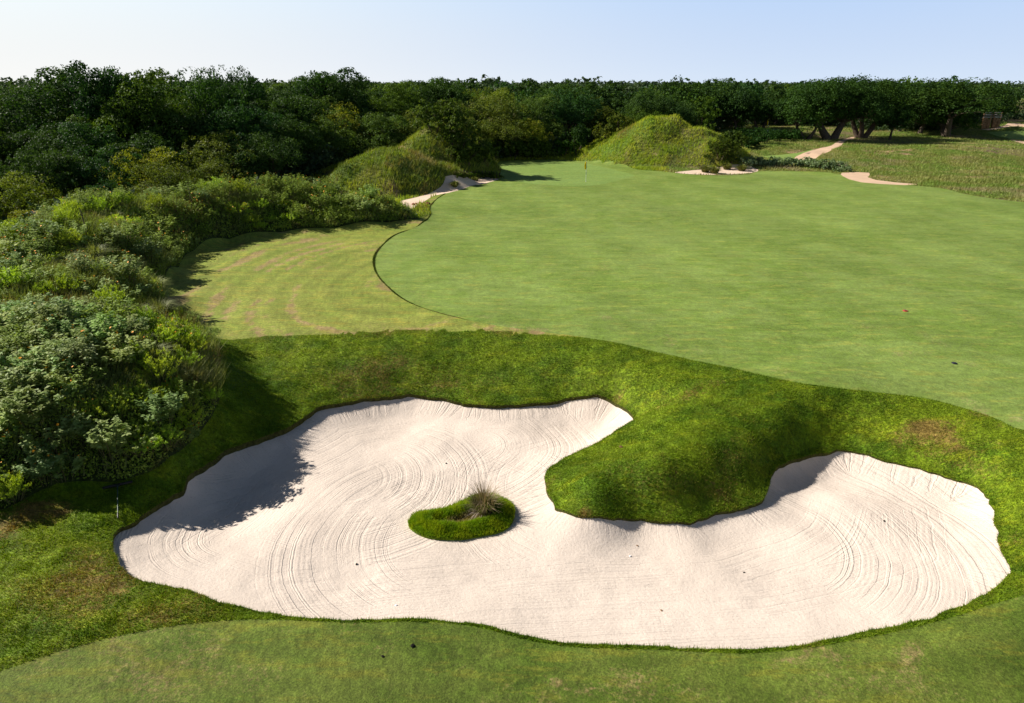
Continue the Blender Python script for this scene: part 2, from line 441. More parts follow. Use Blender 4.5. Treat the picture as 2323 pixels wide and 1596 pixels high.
def plain(name, col, rough=.6, spec=.3, vary=.15, scale=8):
    g = NT(name)
    nz = g.noise(g.pos(), scale, 3)
    c = g.mix(g.rng(nz, .3, .7), tuple(v * (1 - vary) for v in col), tuple(min(1, v * (1 + vary)) for v in col))
    return g.done(g.pbr(c, rough, None, spec))


def turf(name, a, b, dry, fine=16, bump=.5, speck=.35, use=True, bs=1.0, sheen=(.3, .42, .2)):
    """Mown or rough grass: two greens, thatch where the attribute 'dry' says, fine speckle, mow stripes along 'mow'."""
    g = NT(name)
    p = g.pos()
    big = g.noise(p, .16, 4, .6)
    mid = g.noise(p, .9, 4, .65)
    fin = g.noise(g.scaled(p, (1.0, 1.0, .4)), fine, 4, .75)
    fin2 = g.noise(p, fine * .33, 3, .7)
    c = g.mix(g.rng(g.math('ADD', g.math('MULTIPLY', big, .5), g.math('MULTIPLY', mid, .5)), .40, .60), a, b)
    if use:
        d = g.attr('dry')
        dn = g.math('ADD', d, g.math('MULTIPLY', g.math('SUBTRACT', g.noise(p, 9, 4, .8), .5), 1.9))
        c = g.mix(g.rng(dn, .25, .8, 0, .85), c, dry)
    dk = g.rng(fin, .32, .68, 1 - speck, 1 + speck)
    dk2 = g.rng(fin2, .3, .7, 1 - speck * .6, 1 + speck * .6)
    st = g.noise(g.scaled(p, (.22, 1.0, 1.0)), 1.5, 4, .7)
    sp = g.noise(p, 3.6, 4, .8)
    v = g.math('MULTIPLY', g.math('MULTIPLY', dk, dk2), g.math('MULTIPLY', g.rng(st, .3, .7, .89, 1.11), g.rng(sp, .3, .7, .80, 1.20)))
    c = g.mix(g.rng(g.noise(g.scaled(p, (.3, 1, 1)), 2.3, 4, .75), .50, .66, 0, .7), c, tuple(q * w for q, w in zip(a, (1.35, 1.08, .9))))
    c = g.mix(1.0, c, g.n("ShaderNodeCombineColor", {0: v, 1: v, 2: v}).outputs[0], 'MULTIPLY')
    if use:
        mw = g.math('ADD', g.attr('mow'), 1.0)
        c = g.mix(1.0, c, g.n("ShaderNodeCombineColor", {0: mw, 1: mw, 2: mw}).outputs[0], 'MULTIPLY')
    h = g.math('ADD', g.math('MULTIPLY', fin, .6), g.math('MULTIPLY', fin2, .9))
    nm = g.bump(h, bump, .06 * bs)
    return g.done(g.pbr(c, .75, nm, .15))


M_FAIR = turf("fairway_grass", (.190, .266, .060), (.140, .214, .034), (.30, .25, .11), 14, .35, .17)
M_FORE = turf("collar_grass", (.118, .158, .024), (.070, .112, .012), (.25, .19, .08), 22, .55, .34)
M_GREEN = turf("green_grass", (.190, .285, .070), (.175, .268, .058), (.25, .25, .10), 8, .15, .10)
M_ROUGH = turf("rough_turf", (.145, .210, .008), (.070, .132, .005), (.20, .125, .04), 11, .9, .45)
M_LAWN = turf("lawn_turf", (.235, .262, .050), (.180, .232, .036), (.30, .21, .10), 11, .5, .24)
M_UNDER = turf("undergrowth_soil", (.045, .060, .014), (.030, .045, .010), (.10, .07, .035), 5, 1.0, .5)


def sand_mat(name, col, marks=False):
    g = NT(name)
    p = g.pos()
    grain = g.noise(p, 55, 3, .7)
    lump = g.noise(p, 11, 4, .65)
    big = g.noise(p, .5, 4, .6)
    c = g.mix(g.rng(big, .3, .7), tuple(v * .93 for v in col), tuple(min(.92, v * 1.05) for v in col))
    c = g.mix(g.rng(lump, .2, .45, .35, 0), c, tuple(v * .72 for v in col))
    speck = g.noise(p, 30, 2, .5)
    c = g.mix(g.rng(speck, .64, .74, 0, .55), c, (.24, .17, .12))
    c = g.mix(g.rng(g.noise(p, 14, 4, .8), .56, .70, 0, .30), c, (.36, .27, .21))
    h = g.math('ADD', g.math('MULTIPLY', grain, .25), g.math('MULTIPLY', lump, .75))
    if marks:
        warp = g.math('MULTIPLY', g.math('SUBTRACT', g.noise(p, .8, 3, .6), .5), .16)
        wear = g.rng(g.noise(p, .55, 3, .6), .28, .55)
        for k in range(NSW):
            at = g.n("ShaderNodeAttribute", attribute_name="rake%d" % k).outputs['Vector']
            sx = g.n("ShaderNodeSeparateXYZ", {0: at})
            ph = g.math('ADD', sx.outputs[0], warp)
            r1 = g.noise(ph, 2.9, 3, .8, dim='1D')
            r2 = g.math('SINE', g.math('MULTIPLY', ph, 2 * math.pi / .12))
            gro = g.math('ADD', g.math('MULTIPLY', g.rng(r1, .38, .50, 0, 1.0), 1.2), g.math('MULTIPLY', g.math('MULTIPLY', r2, .22), g.rng(r1, .4, .6)))
            w = g.math('MULTIPLY', sx.outputs[1], wear)
            h = g.math('ADD', h, g.math('MULTIPLY', gro, g.math('MULTIPLY', w, .40)))
        h = g.math('MULTIPLY', h, 1.0)
    nm = g.bump(h, .8, .030)
    return g.done(g.pbr(c, .95, nm, .05))


NSW = 9
M_SAND = sand_mat("bunker_sand", (.675, .585, .515), True)
M_SANDF = sand_mat("pale_sand", (.72, .56, .44))
M_DIRT = sand_mat("path_dirt", (.62, .44, .31))


def field_mat():
    g = NT("field_grass")
    p = g.pos()
    big = g.noise(g.scaled(p, (1, .6, 1)), .05, 4, .6)
    mid = g.noise(g.scaled(p, (1, .5, 1)), .22, 4, .65)
    fin = g.noise(p, 3.0, 4, .8)
    c = g.mix(g.rng(mid, .40, .60), (.10, .165, .022), (.165, .175, .040))
    c = g.mix(g.rng(big, .50, .62, 0, .85), c, (.20, .145, .095))
    c = g.mix(g.rng(g.noise(p, .12, 3, .6), .60, .68, 0, .8), c, (.42, .27, .17))
    v = g.rng(fin, .3, .7, .55, 1.35)
    c = g.mix(1.0, c, g.n("ShaderNodeCombineColor", {0: v, 1: v, 2: v}).outputs[0], 'MULTIPLY')
    return g.done(g.pbr(c, .9, g.bump(fin, .8, .3), .1))


M_FIELD = field_mat()


def dune_mat(name, a, b, c_, sc=.5):
    g = NT(name)
    p = g.pos()
    mid = g.noise(p, sc, 4, .65)
    fin = g.noise(p, 3.5, 4, .8)
    c = g.mix(g.rng(mid, .42, .58), a, b)
    c = g.mix(g.rng(g.noise(p, .33, 3, .6), .55, .68, 0, .8), c, c_)
    v = g.rng(fin, .3, .7, .5, 1.4)
    c = g.mix(1.0, c, g.n("ShaderNodeCombineColor", {0: v, 1: v, 2: v}).outputs[0], 'MULTIPLY')
    return g.done(g.pbr(c, .9, g.bump(fin, .9, .25), .1))


M_DUNE = dune_mat("dune_grass", (.105, .155, .020), (.150, .180, .030), (.17, .13, .06))


def leaf_mat(name, a, b, trans=.3, tint=False, sc=.6, dead=None, spec=.25):
    """Foliage: colour varies from leaf cluster to leaf cluster; part of the light passes through."""
    g = NT(name)
    p = g.n("ShaderNodeTexCoord").outputs['Object'] if not tint else g.n("ShaderNodeTexCoord").outputs['Object']
    nz = g.noise(p, sc, 3, .7)
    fn = g.noise(p, sc * 9, 2, .6)
    c = g.mix(g.rng(nz, .38, .62), a, b)
    c = g.mix(g.rng(fn, .35, .75, 0, .55), c, tuple(min(1, v * 1.6) for v in b))
    if dead is not None:
        c = g.mix(g.rng(g.noise(p, sc * 1.7, 2), .60, .70, 0, .8), c, dead)
    if tint:
        oc = g.n("ShaderNodeObjectInfo").outputs['Color']
        c = g.mix(1.0, c, oc, 'MULTIPLY')
    d = g.pbr(c, .6, None, spec)
    tr = g.n("ShaderNodeBsdfTranslucent", {'Color': g.mix(1.0, c, (1.3, 1.25, .55), 'MULTIPLY')}).outputs[0]
    mx = g.n("ShaderNodeMixShader", {0: trans, 1: d, 2: tr}).outputs[0]
    return g.done(mx)


# ------------------------------------------------------------------ the ground as one triangulation, cut into its parts
def tag(o, label=None, cat=None, group=None, kind=None):
    if label: o["label"] = label
    if cat: o["category"] = cat
    if group: o["group"] = group
    if kind: o["kind"] = kind
    return o


def raw_mesh(name, V, F, mat, attrs=None, smooth=False, parent=None, uvless=True):
    V = np.asarray(V, np.float32); F = np.asarray(F, np.int32)
    me = bpy.data.meshes.new(name)
    me.vertices.add(len(V)); me.vertices.foreach_set("co", V.ravel())
    k = F.shape[1]
    me.loops.add(F.size); me.loops.foreach_set("vertex_index", F.ravel())
    me.polygons.add(len(F))
    me.polygons.foreach_set("loop_start", np.arange(0, F.size, k, dtype=np.int32))
    me.update(calc_edges=True)
    if smooth:
        me.polygons.foreach_set("use_smooth", np.ones(len(F), bool))
    for an, val in (attrs or {}).items():
        val = np.asarray(val, np.float32)
        if val.ndim == 1:
            a = me.attributes.new(an, 'FLOAT', 'POINT'); a.data.foreach_set("value", val)
        else:
            a = me.attributes.new(an, 'FLOAT_VECTOR', 'POINT'); a.data.foreach_set("vector", val.ravel())
    me.materials.append(mat)
    o = bpy.data.objects.new(name, me)
    COL.objects.link(o)
    if parent is not None:
        o.parent = parent
    return o


SPOTS = [(110, 1290, 1.6, .12), (60, 1440, 1.8, .14), (210, 1390, 1.6, .14), (1300, 1590, 1.5, .2), (500, 1560, 1.5, .22), (1900, 1560, 1.5, .2), (1000, 870, 1.5, .35), (860, 850, 1.2, .28), (760, 870, .8, .25), (1130, 880, .8, .25), (950, 745, .9, .5), (850, 747, .9, .45), (740, 750, .9, .45), (650, 752, .9, .35), (1150, 747, .8, .6),
         (1230, 752, .6, .5), (1690, 1005, .7, .32), (1640, 1060, .7, .2), (1480, 1100, .9, .35), (1600, 1110, .8, .3), (1560, 900, .5, .4), (1650, 880, .5, .35), (1480, 935, .4, .4),
         (2110, 990, .7, .55), (2070, 985, .5, .5), (2180, 1010, .6, .45), (2240, 1030, .6, .4), (2200, 935, .35, .6), (2290, 960, .3, .5), (50, 1175, .55, .8), (100, 1165, .4, .5),
         (150, 1310, .9, .35), (250, 1345, .7, .45), (430, 1375, .6, .4), (100, 1370, .8, .3), (320, 1300, .6, .2), (1800, 1505, .35, .6), (1905, 1493, .35, .6), (2060, 1480, .4, .4), (1160, 1590, .25, .7),
         (1245, 1556, .2, .7), (1320, 1550, .2, .5), (2210, 1255, .4, .4), (2290, 1240, .4, .4), (1290, 1158, .25, .7), (1400, 905, .3, .4), (1250, 1095, .2, .6)]
SPW = [(*hit(s[0], s[1])[0], s[2], s[3]) for s in SPOTS]
STREAK_C = hit(905, 640)[0]


def dryness(x, y):
    d = np.zeros_like(x)
    wx = x + .9 * vnoise(x, y, .8, 21) + .4 * vnoise(x, y, .3, 24); wy = y + .9 * vnoise(x, y, .8, 22) + .4 * vnoise(x, y, .3, 23)
    for (sx, sy, r, a) in SPW:
        q = ((wx - sx) ** 2 / (1.6 * r * r) + (wy - sy) ** 2 / (.6 * r * r))
        d += a * np.exp(-q)
    d = d * .95 + .20 * sstep(.05, .35, vnoise(x, y, 1.3, 25) + .5 * vnoise(x, y, .45, 26))
    return d


def mowstreak(x, y):
    """thatch left in arcs by the mower on the pale lawn"""
    dx = x - STREAK_C[0]; dy = (y - STREAK_C[1]) * .62
    r = np.hypot(dx, dy) + .35 * vnoise(x, y, 3.0, 31)
    s = vnoise(r * 3.0, r * 0, 1.0, 32) + .25 * vnoise(x, y, .5, 33)
    gate = sstep(-.2, .3, vnoise(x, y, 2.6, 34) + .2)
    return .95 * sstep(.05, .40, s) * gate + .25 * sstep(.0, .4, vnoise(r * 1.6, r * 0, 1.0, 36))


def lip(x, y):
    base = .05 + .09 * sstep(14.5, 18.5, y)
    base += .07 * sstep(-5.5, -8.5, x)
    return base * (1 - .55 * sstep(9, 12, x))


def sand_z(x, y):
    return hz(x, y) - lip(x, y)


print("terrain points")


def grid(x0, x1, y0, y1, s, hole=None):
    X, Y = np.meshgrid(np.arange(x0, x1, s), np.arange(y0, y1, s))
    X = X.ravel() + RNG.uniform(-.28, .28, X.size) * s
    Y = Y.ravel() + RNG.uniform(-.28, .28, Y.size) * s
    if hole:
        m = ~((X > hole[0]) & (X < hole[1]) & (Y > hole[2]) & (Y < hole[3]))
        X, Y = X[m], Y[m]
    return np.stack([X, Y], 1)


PTS = np.concatenate([grid(-12.5, 17, 10.2, 27.5, .115), grid(-40, 34, 3, 46, .33, (-12.5, 17, 10.2, 27.5)), grid(-60, 75, 46, 112, .75), grid(-75, 90, -25, 46, 2.0, (-40, 34, 3, 46)),
                      grid(-200, 200, 112, 260, 2.5), grid(-200, 200, -25, 112, 6, (-75, 90, -25, 112)), grid(-1500, 1500, -200, 2400, 60, (-200, 200, -25, 260))])
POLYS = [SAND, ISLE, GREEN, FAIR, FORE, SANDR, SANDL, PATH_A, PATH_B, PATH_C, PATH_D, GREEN2, FAIR2, LAWN3, HILLW, ROUGH]
verts = [Vector(p) for p in PTS]
edges = []
for P in POLYS:
    b0 = len(verts)
    verts += [Vector(p) for p in P]
    edges += [(b0 + i, b0 + (i + 1) % len(P)) for i in range(len(P))]
corn = len(verts)
res = delaunay_2d_cdt(verts, edges, [], 0, 1e-5, False)
VX = np.array([(v[0], v[1]) for v in res[0]])
TR = np.array(res[2], np.int32)
print("tris", len(TR))
cen = VX[TR].mean(1)
cx_, cy_ = cen[:, 0], cen[:, 1]
reg = np.zeros(len(TR), int)
ORDER = [(ROUGH, 1), (HILLW, 2), (LAWN3, 12), (FAIR2, 11), (GREEN2, 10), (FAIR, 3), (FORE, 4), (GREEN, 5), (PATH_D, 9), (PATH_C, 9), (PATH_B, 9), (PATH_A, 9), (SANDL, 7), (SANDR, 8), (SAND, 6), (ISLE, 13)]
for P, k in ORDER:
    reg[inside(P, cx_, cy_)] = k
# ground split: the pale lawn left of the fairway is mown rough
HZ = hz(VX[:, 0], VX[:, 1])
LAWNM = smooth_closed(hit(*sheet("340,720 350,640 380,595 440,553 520,532 640,517 760,507 890,495 960,483 985,440 1060,405 1100,480 1000,560 950,640 1150,720 1320,763 1200,757 1100,750 1000,750 900,750 800,756 700,761 600,763 490,768 430,740").T), .3)
lawnmask = inside(LAWNM, cx_, cy_)
reg[(reg == 1) & lawnmask] = 14

SWC_NOTE = "arcs the rake left"
SWC = [  # sheet x, y of the centre, inner and outer radius (m), from angle, to angle (deg, +Y is 90), strength
    (780, 1085, .9, 5.0, -85, 70, 1.0), (1080, 1215, 2.2, 6.0, 115, 245, 1.0), (600, 1190, 1.2, 5.4, 110, 262, 1.0), (1690, 1215, 2.2, 8.6, -68, 66, 1.0), (1060, 1010, .8, 5.2, -85, 60, .9)]
SWW = [(*atz(s[0], s[1], -1.65), *s[2:]) for s in SWC]


def rake_attrs(x, y):
    out = {}
    for k, (sx, sy, r0, r1, a0, a1, st) in enumerate(SWW):
        dx, dy = x - sx, y - sy
        r = np.hypot(dx, dy)
        ang = np.degrees(np.arctan2(dy, dx))
        mid = (a0 + a1) / 2; half = (a1 - a0) / 2
        da = np.abs((ang - mid + 180) % 360 - 180)
        w = st * sstep(r0, r0 + .5, r) * (1 - sstep(r1 - .8, r1, r)) * (1 - sstep(half - 22, half, da))
        out["rake%d" % k] = np.stack([r + k * 7.3, w, r * 0], 1)
    # long passes across the front, and along the island
    ph = y - .10 * x + .012 * (x - 3) ** 2
    w = .75 * (1 - sstep(14.2, 15.4, y)) * sstep(-7.5, -4, x) * (1 - sstep(4, 9, x))
    out["rake5"] = np.stack([ph + 50, w, x * 0], 1)
    ph = x * .62 + y * .78
    w = .7 * sstep(-6, -2.5, x) * (1 - sstep(0, 2.5, x)) * sstep(15.8, 16.8, y) * (1 - sstep(19.5, 21, y))
    out["rake6"] = np.stack([ph + 70, w, x * 0], 1)
    d, arc = dist_to(SAND, x, y)
    w = 1.3 * (1 - sstep(.45, 1.0, d)) * sstep(15.2, 17.0, y)
    w = np.maximum(w, .8 * (1 - sstep(.4, .9, d)) * sstep(10, 11.5, x))
    out["rake8"] = np.stack([d + .25 * vnoise(x, y, 2.2, 47) + 90, .6 * sstep(.8, 1.3, d) * (1 - sstep(3.0, 4.2, d)), d], 1)
    out["rake7"] = np.stack([arc * .9, w, d], 1)
    return out


def part(name, k, mat, z=None, attrs=None, label=None, smooth=True):
    sel = TR[np.isin(reg, k)]
    u, inv = np.unique(sel.ravel(), return_inverse=True)
    F = inv.reshape(-1, 3)
    x, y = VX[u, 0], VX[u, 1]
    zz = HZ[u] if z is None else z(x, y, HZ[u])
    at = attrs(x, y) if attrs else None
    o = raw_mesh(name, np.stack([x, y, zz], 1), F, mat, at, smooth)
    tag(o, label, kind="structure")
    return o


def gattr(streak=False):
    def f(x, y):
        d = dryness(x, y)
        if streak:
            d = d * .6 + mowstreak(x, y)
            dx = x - STREAK_C[0]; dy = (y - STREAK_C[1]) * .62
            r = np.hypot(dx, dy) + .25 * vnoise(x, y, 4.0, 31)
            return {"dry": d, "mow": .11 * np.sin(r * 2 * math.pi / 1.25) + .10 * vnoise(r, r * 0, .5, 37)}
        return {"dry": d}
    return f


DS, _ = dist_to(SAND, VX[:, 0], VX[:, 1])
DI, _ = dist_to(ISLE, VX[:, 0], VX[:, 1])


def sandz(x, y, z):
    d, _ = dist_to(SAND, x, y)
    zz = z - lip(x, y)
    zz -= .04 * sstep(0, 1.4, d)
    f = sstep(0, .5, d)
    zz += f * (.05 * vnoise(x, y, 1.3, 41) + .022 * vnoise(x, y, .42, 42) + .012 * vnoise(x, y, .22, 43))
    return zz


def islez(x, y, z):
    d, _ = dist_to(ISLE, x, y)
    zz = z - lip(x, y) - .10
    return zz + .10 + .17 * sstep(-.05, .38, d) - .12 * sstep(.42, .75, d) + .05 * vnoise(x, y, .4, 44)


bt = hz(cx_, cy_)
reg[np.isin(reg, (3, 5)) & (cy_ > 62) & (bt > .22)] = 0
reg[(reg == 14) & (bt > .8)] = 2
part("ground", [0], M_FIELD, label="open field of mixed green and straw coloured grass")
def rough_lift(x, y):
    """tufty unevenness of the unmown grass, fading out at its mown and cut edges"""
    f = np.zeros_like(x)
    m = (y > 7) & (y < 36) & (np.abs(x) < 30)
    xx, yy = x[m], y[m]
    d = np.minimum(np.minimum(dist_to(SAND, xx, yy)[0], dist_to(FAIR, xx, yy)[0]), dist_to(FORE, xx, yy)[0])
    d = np.minimum(d, np.minimum(dist_to(HILLW, xx, yy)[0], dist_to(LAWNM, xx, yy)[0]) - .12)
    f[m] = sstep(.03, .35, d) * (.045 * vnoise(xx, yy, .62, 45) + .04 * vnoise(xx, yy, .30, 46))
    return f


part("rough", [1], M_ROUGH, z=lambda x, y, z: z + rough_lift(x, y), attrs=gattr())
part("lawn", [14], M_LAWN, attrs=gattr(True))
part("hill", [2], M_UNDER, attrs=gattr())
part("fairway", [3], M_FAIR, z=lambda x, y, z: z, attrs=lambda x, y: {"dry": .35 * sstep(.15, .45, vnoise(x, y, 1.1, 51)) + .8 * dryness(x, y) * (y < 30),
     "mow": .045 * np.sin((x * .93 + y * .30 + 1.6 * vnoise(x, y, 16, 52)) * 2 * math.pi / 5.2) + .16 * vnoise(x, y, 6.5, 53) + .10 * vnoise(x * .45, y, 2.2, 54)})
part("collar", [4], M_FORE, attrs=lambda x, y: {"mow": .10 * vnoise(x, y, 2.6, 63) - .06 + .16 * (1 - sstep(0, 1.6, dist_to(FORE, x, y)[0])), "dry": dryness(x, y) * .9 + .16 * sstep(.0, .4, vnoise(x, y, .7, 61) + .5 * vnoise(x, y, .25, 62))})
part("putting_green", [5], M_GREEN, attrs=lambda x, y: {"dry": x * 0})
part("bunker_sand", [6], M_SAND, z=sandz, attrs=rake_attrs)
part("far_bunker_sand", [7, 8], M_SANDF)
part("dirt_path", [9], M_DIRT)
part("far_putting_green", [10, 11, 12], M_GREEN, attrs=lambda x, y: {"dry": x * 0})
part("turf_island", [13], M_ROUGH, z=islez, attrs=lambda x, y: {"dry": 1.3 * sstep(.5, .8, dist_to(ISLE, x, y)[0]) * sstep(-2.4, -1.9, x)})

# the cut edge of turf round the sand: a low soil face under the grass
M_EDGE = plain("cut_turf_edge", (.055, .055, .015), .9, .1, .4, 12)


def edge_face(P, name, top, bot, mat=None):
    x, y = P[:, 0], P[:, 1]
    zt, zb = top(x, y), bot(x, y)
    n = len(P)
    V = np.concatenate([np.stack([x, y, zt], 1), np.stack([x, y, zb], 1)])
    i = np.arange(n); j = (i + 1) % n
    F = np.stack([i, j, j + n, i + n], 1)
    return raw_mesh(name, V, F, mat or M_EDGE, None, True)


tag(edge_face(SAND, "bunker_edge", lambda x, y: hz(x, y), lambda x, y: sand_z(x, y) - .06), kind="structure")
tag(edge_face(ISLE, "island_edge", lambda x, y: islez(x, y, hz(x, y)), lambda x, y: islez(x, y, hz(x, y)) - .3, M_ROUGH), kind="structure")

# ------------------------------------------------------------------ plants
def rand_dirs(n, zlo=-1.0, g=RNG):
    z = g.uniform(zlo, 1, n); a = g.uniform(0, 2 * math.pi, n); r = np.sqrt(1 - z * z)
    return np.stack([r * np.cos(a), r * np.sin(a), z], 1)


def norm(v):
    return v / np.maximum(np.linalg.norm(v, axis=-1, keepdims=True), 1e-9)


def leaves(P, N, size, aspect=.6, g=RNG, axis=None):
    """One rhombic leaf (a quad) at each point, facing N."""
    n = len(P)
    t = norm(np.cross(N, rand_dirs(n, g=g))) if axis is None else norm(axis)
    b = norm(np.cross(N, t))
    s = (size * g.uniform(.65, 1.35, n))[:, None]
    a, w = t * s * .5, b * s * .5 * aspect
    nn = norm(N) * s * .12
    V = np.stack([P - a, P + w - nn * 0 + a * .1, P + a - nn, P - w + a * .1], 1).reshape(-1, 3)
    F = np.arange(4 * n).reshape(-1, 4)
    return V, F


def tube(pts, rad, k=6):
    pts = np.asarray(pts, float); n = len(pts)
    tan = norm(np.gradient(pts, axis=0))
    up = np.array([1.0, .13, 0.07])
    b = norm(np.cross(tan, up)); c = np.cross(b, tan)
    V = []
    for j in range(k):
        a = 2 * math.pi * j / k
        V.append(pts + (b * math.cos(a) + c * math.sin(a)) * np.asarray(rad)[:, None])
    V = np.stack(V, 1).reshape(-1, 3)
    F = []
    for i in range(n - 1):
        for j in range(k):
            F.append((i * k + j, i * k + (j + 1) % k, (i + 1) * k + (j + 1) % k, (i + 1) * k + j))
    return V, np.array(F)


def join(parts):
    V, F, o = [], [], 0
    for v, f in parts:
        V.append(v); F.append(f + o); o += len(v)
    return np.concatenate(V), np.concatenate(F)


def limb(p0, p1, r0, r1, bend, n=6, g=rnd):
    t = np.linspace(0, 1, n)[:, None]
    mid = np.array([g.uniform(-bend, bend), g.uniform(-bend, bend), g.uniform(0, bend)])
    pts = np.asarray(p0) * (1 - t) + np.asarray(p1) * t + mid * np.sin(t * math.pi)
    return tube(pts, np.linspace(r0, r1, n), 6)


def crown_np(seed, R, zlo, zhi, nb, nl, leaf, flat=1.0, droop=0.0):
    g = np.random.default_rng(seed)
    zc = (zlo + zhi) / 2; H = (zhi - zlo) / 2
    V = []; F = []; o = 0; centers = []
    d = rand_dirs(nb, -.75, g)
    for i in range(nb):
        rr = g.uniform(.45, .92)
        c = d[i] * rr * np.array([R, R, H]) * (1 if i % 4 else .55) + np.array([0, 0, zc])
        br = R * g.uniform(.20, .40) * (1.15 - .3 * rr)
        centers.append(c)
        nn = int(nl * g.uniform(.6, 1.3) * (br / (R * .3)) ** 2)
        u = rand_dirs(nn, -.7, g)
        # leaf sprays: cluster round twig ends on the clump
        tw = rand_dirs(max(6, nn // 14), -.6, g)
        pick = tw[g.integers(0, len(tw), nn)]
        u = norm(pick + rand_dirs(nn, g=g) * .28)
        rad = br * g.uniform(.72, 1.08, nn)[:, None] * np.array([1, 1, .78 * flat])
        P = c + u * rad
        P[:, 2] -= droop * br * np.hypot(u[:, 0], u[:, 1])
        N = norm(u * .7 + rand_dirs(nn, g=g) * .9 + np.array([0, 0, .35]))
        v, f = leaves(P, N, leaf, .7, g)
        V.append(v); F.append(f + o); o += len(v)
    V = np.concatenate(V); centers = np.array(centers)
    k = (zhi - zlo) / max(1e-3, np.quantile(V[:, 2], .998) - zlo)
    V[:, 2] = zlo + (V[:, 2] - zlo) * k; centers[:, 2] = zlo + (centers[:, 2] - zlo) * k
    return V, np.concatenate(F), centers


M_BARK = plain("bark", (.085, .065, .050), .9, .1, .35, 6)
M_LEAF = leaf_mat("tree_leaves", (.017, .043, .013), (.052, .102, .018), .30, True, .35, None, .08)
M_VINE = leaf_mat("vine_leaves", (.050, .085, .014), (.135, .170, .026), .35, True, .5, (.10, .085, .05), .08)


def proto_mesh(name, V, F, mats, idx=None):
    o = raw_mesh(name, V, F, mats[0])
    for m in mats[1:]:
        o.data.materials.append(m)
    if idx is not None:
        o.data.polygons.foreach_set("material_index", np.asarray(idx, np.int32))
    me = o.data
    bpy.data.objects.remove(o)
    return me


def trunk_np(cent, R, zlo, base_r, stems=1, seed=0, reach=.8):
    g = random.Random(seed)
    parts = []
    tops = []
    for s in range(stems):
        a = 2 * math.pi * s / max(stems, 1) + g.uniform(-.5, .5)
        sp = (0.12 * R if stems > 1 else 0.03 * R)
        top = np.array([math.cos(a) * sp * 2.2, math.sin(a) * sp * 2.2, zlo + .6])
        base = np.array([math.cos(a) * sp * .35, math.sin(a) * sp * .35, -.3])
        parts.append(limb(base, top, base_r * 1.25, base_r * .8, .15 * R * .3, 7, g))
        tops.append(top)
    order = sorted(range(len(cent)), key=lambda i: g.random())[:max(6, int(len(cent) * .35))]
    for i in order:
        c = cent[i]
        t = min(tops, key=lambda q: (q[0] - c[0]) ** 2 + (q[1] - c[1]) ** 2)
        parts.append(limb(t, t + (c - t) * reach, base_r * .42, base_r * .08, .1 * R, 6, g))
    return join(parts)


TREES = []
specs = [(1, 4.6, 2.6, 9.6, 40, 420, .20, M_LEAF, 1), (2, 4.2, 2.2, 10.2, 42, 400, .20, M_LEAF, 1), (3, 5.0, 2.4, 8.8, 40, 420, .19, M_LEAF, 2), (4, 4.4, 2.0, 10.4, 38, 420, .20, M_LEAF, 1),
         (5, 4.8, .8, 6.8, 40, 480, .17, M_VINE, 1), (6, 4.3, .6, 7.4, 40, 480, .17, M_VINE, 1)]
for (sd, R, zl, zh, nb, nl, lf, mt, st) in specs:
    V, F, cn = crown_np(sd, R, zl, zh, nb, nl, lf)
    cm = proto_mesh("crown", V, F, [mt])
    tv, tf = trunk_np(cn, R, zl, .26, st, sd)
    TREES.append((cm, proto_mesh("trunk", tv, tf, [M_BARK]), zh, R))
FARS = []
for (sd, R, zl, zh, nb, nl, lf) in [(21, 5.2, .3, 10.0, 34, 150, .36), (22, 4.8, .3, 10.3, 34, 150, .36), (23, 5.4, .3, 9.4, 34, 150, .36)]:
    V, F, cn = crown_np(sd, R, zl, zh, nb, nl, lf)
    tv, tf = trunk_np(cn, R, zl, .28, 1, sd)
    FARS.append((proto_mesh("crown", V, F, [M_LEAF]), proto_mesh("trunk", tv, tf, [M_BARK]), zh, R))


def thing(name, x, y, z, label, cat, group=None, rot=0.0, s=1.0):
    o = bpy.data.objects.new(name, None)
    o.empty_display_size = .3
    COL.objects.link(o)
    o.location = (x, y, z); o.rotation_euler = (0, 0, rot)
    o.scale = (s, s, s) if not isinstance(s, tuple) else s
    return tag(o, label, cat, group)


def child(name, me, par, color=None):
    o = bpy.data.objects.new(name, me)
    COL.objects.link(o)
    o.parent = par
    if color:
        o.color = (*color, 1)
    return o


def put_tree(proto, x, y, zg, h, label, group, tint, name="broadleaf_tree", wide=1.0):
    cm, tm, zh, R = proto
    s = h / zh
    t = thing(name, x, y, zg, label, "tree", group, rnd.uniform(0, 6.28), (s * wide, s * wide, s))
    child("trunk", tm, t)
    child("crown", cm, t, tint)
    return t


FR = [(-.95, 36), (-.75, 41), (-.62, 49), (-.49, 57), (-.36, 65), (-.30, 74), (-.23, 84), (-.17, 94), (-.12, 93), (-.08, 91), (-.04, 97), (.025, 101), (.064, 104), (.085, 113), (.12, 128), (.20, 112), (.27, 124),
      (.30, 150), (.33, 186), (.40, 186), (.46, 178), (.50, 160), (.54, 152), (.60, 150), (.66, 166), (.69, 212), (1.1, 215)]
FRU = np.array([f[0] for f in FR]); FRY = np.array([f[1] for f in FR])
TONES = [((1, 1, 1), "dark green", .30), ((.72, .95, 1.1), "bluish green", .24), ((1.75, 1.55, .85), "yellow green", .13), ((.80, .85, .8), "deeper dark green", .22), ((1.15, 1.2, .9), "mid green", .08)]


def tone():
    r = rnd.random() * sum(t[2] for t in TONES)
    for t in TONES:
        r -= t[2]
        if r <= 0:
            return t
    return TONES[0]


ZONES = [(-.36, "in the woods behind the ridge of weeds"), (-.10, "in the woods behind the two grassy dunes"), (.10, "in the woods straight behind the putting green"),
         (.30, "in the woods behind the steep green dunes"), (.62, "in the woods behind the spreading oaks"), (2.0, "in the woods beyond the wooden posts")]


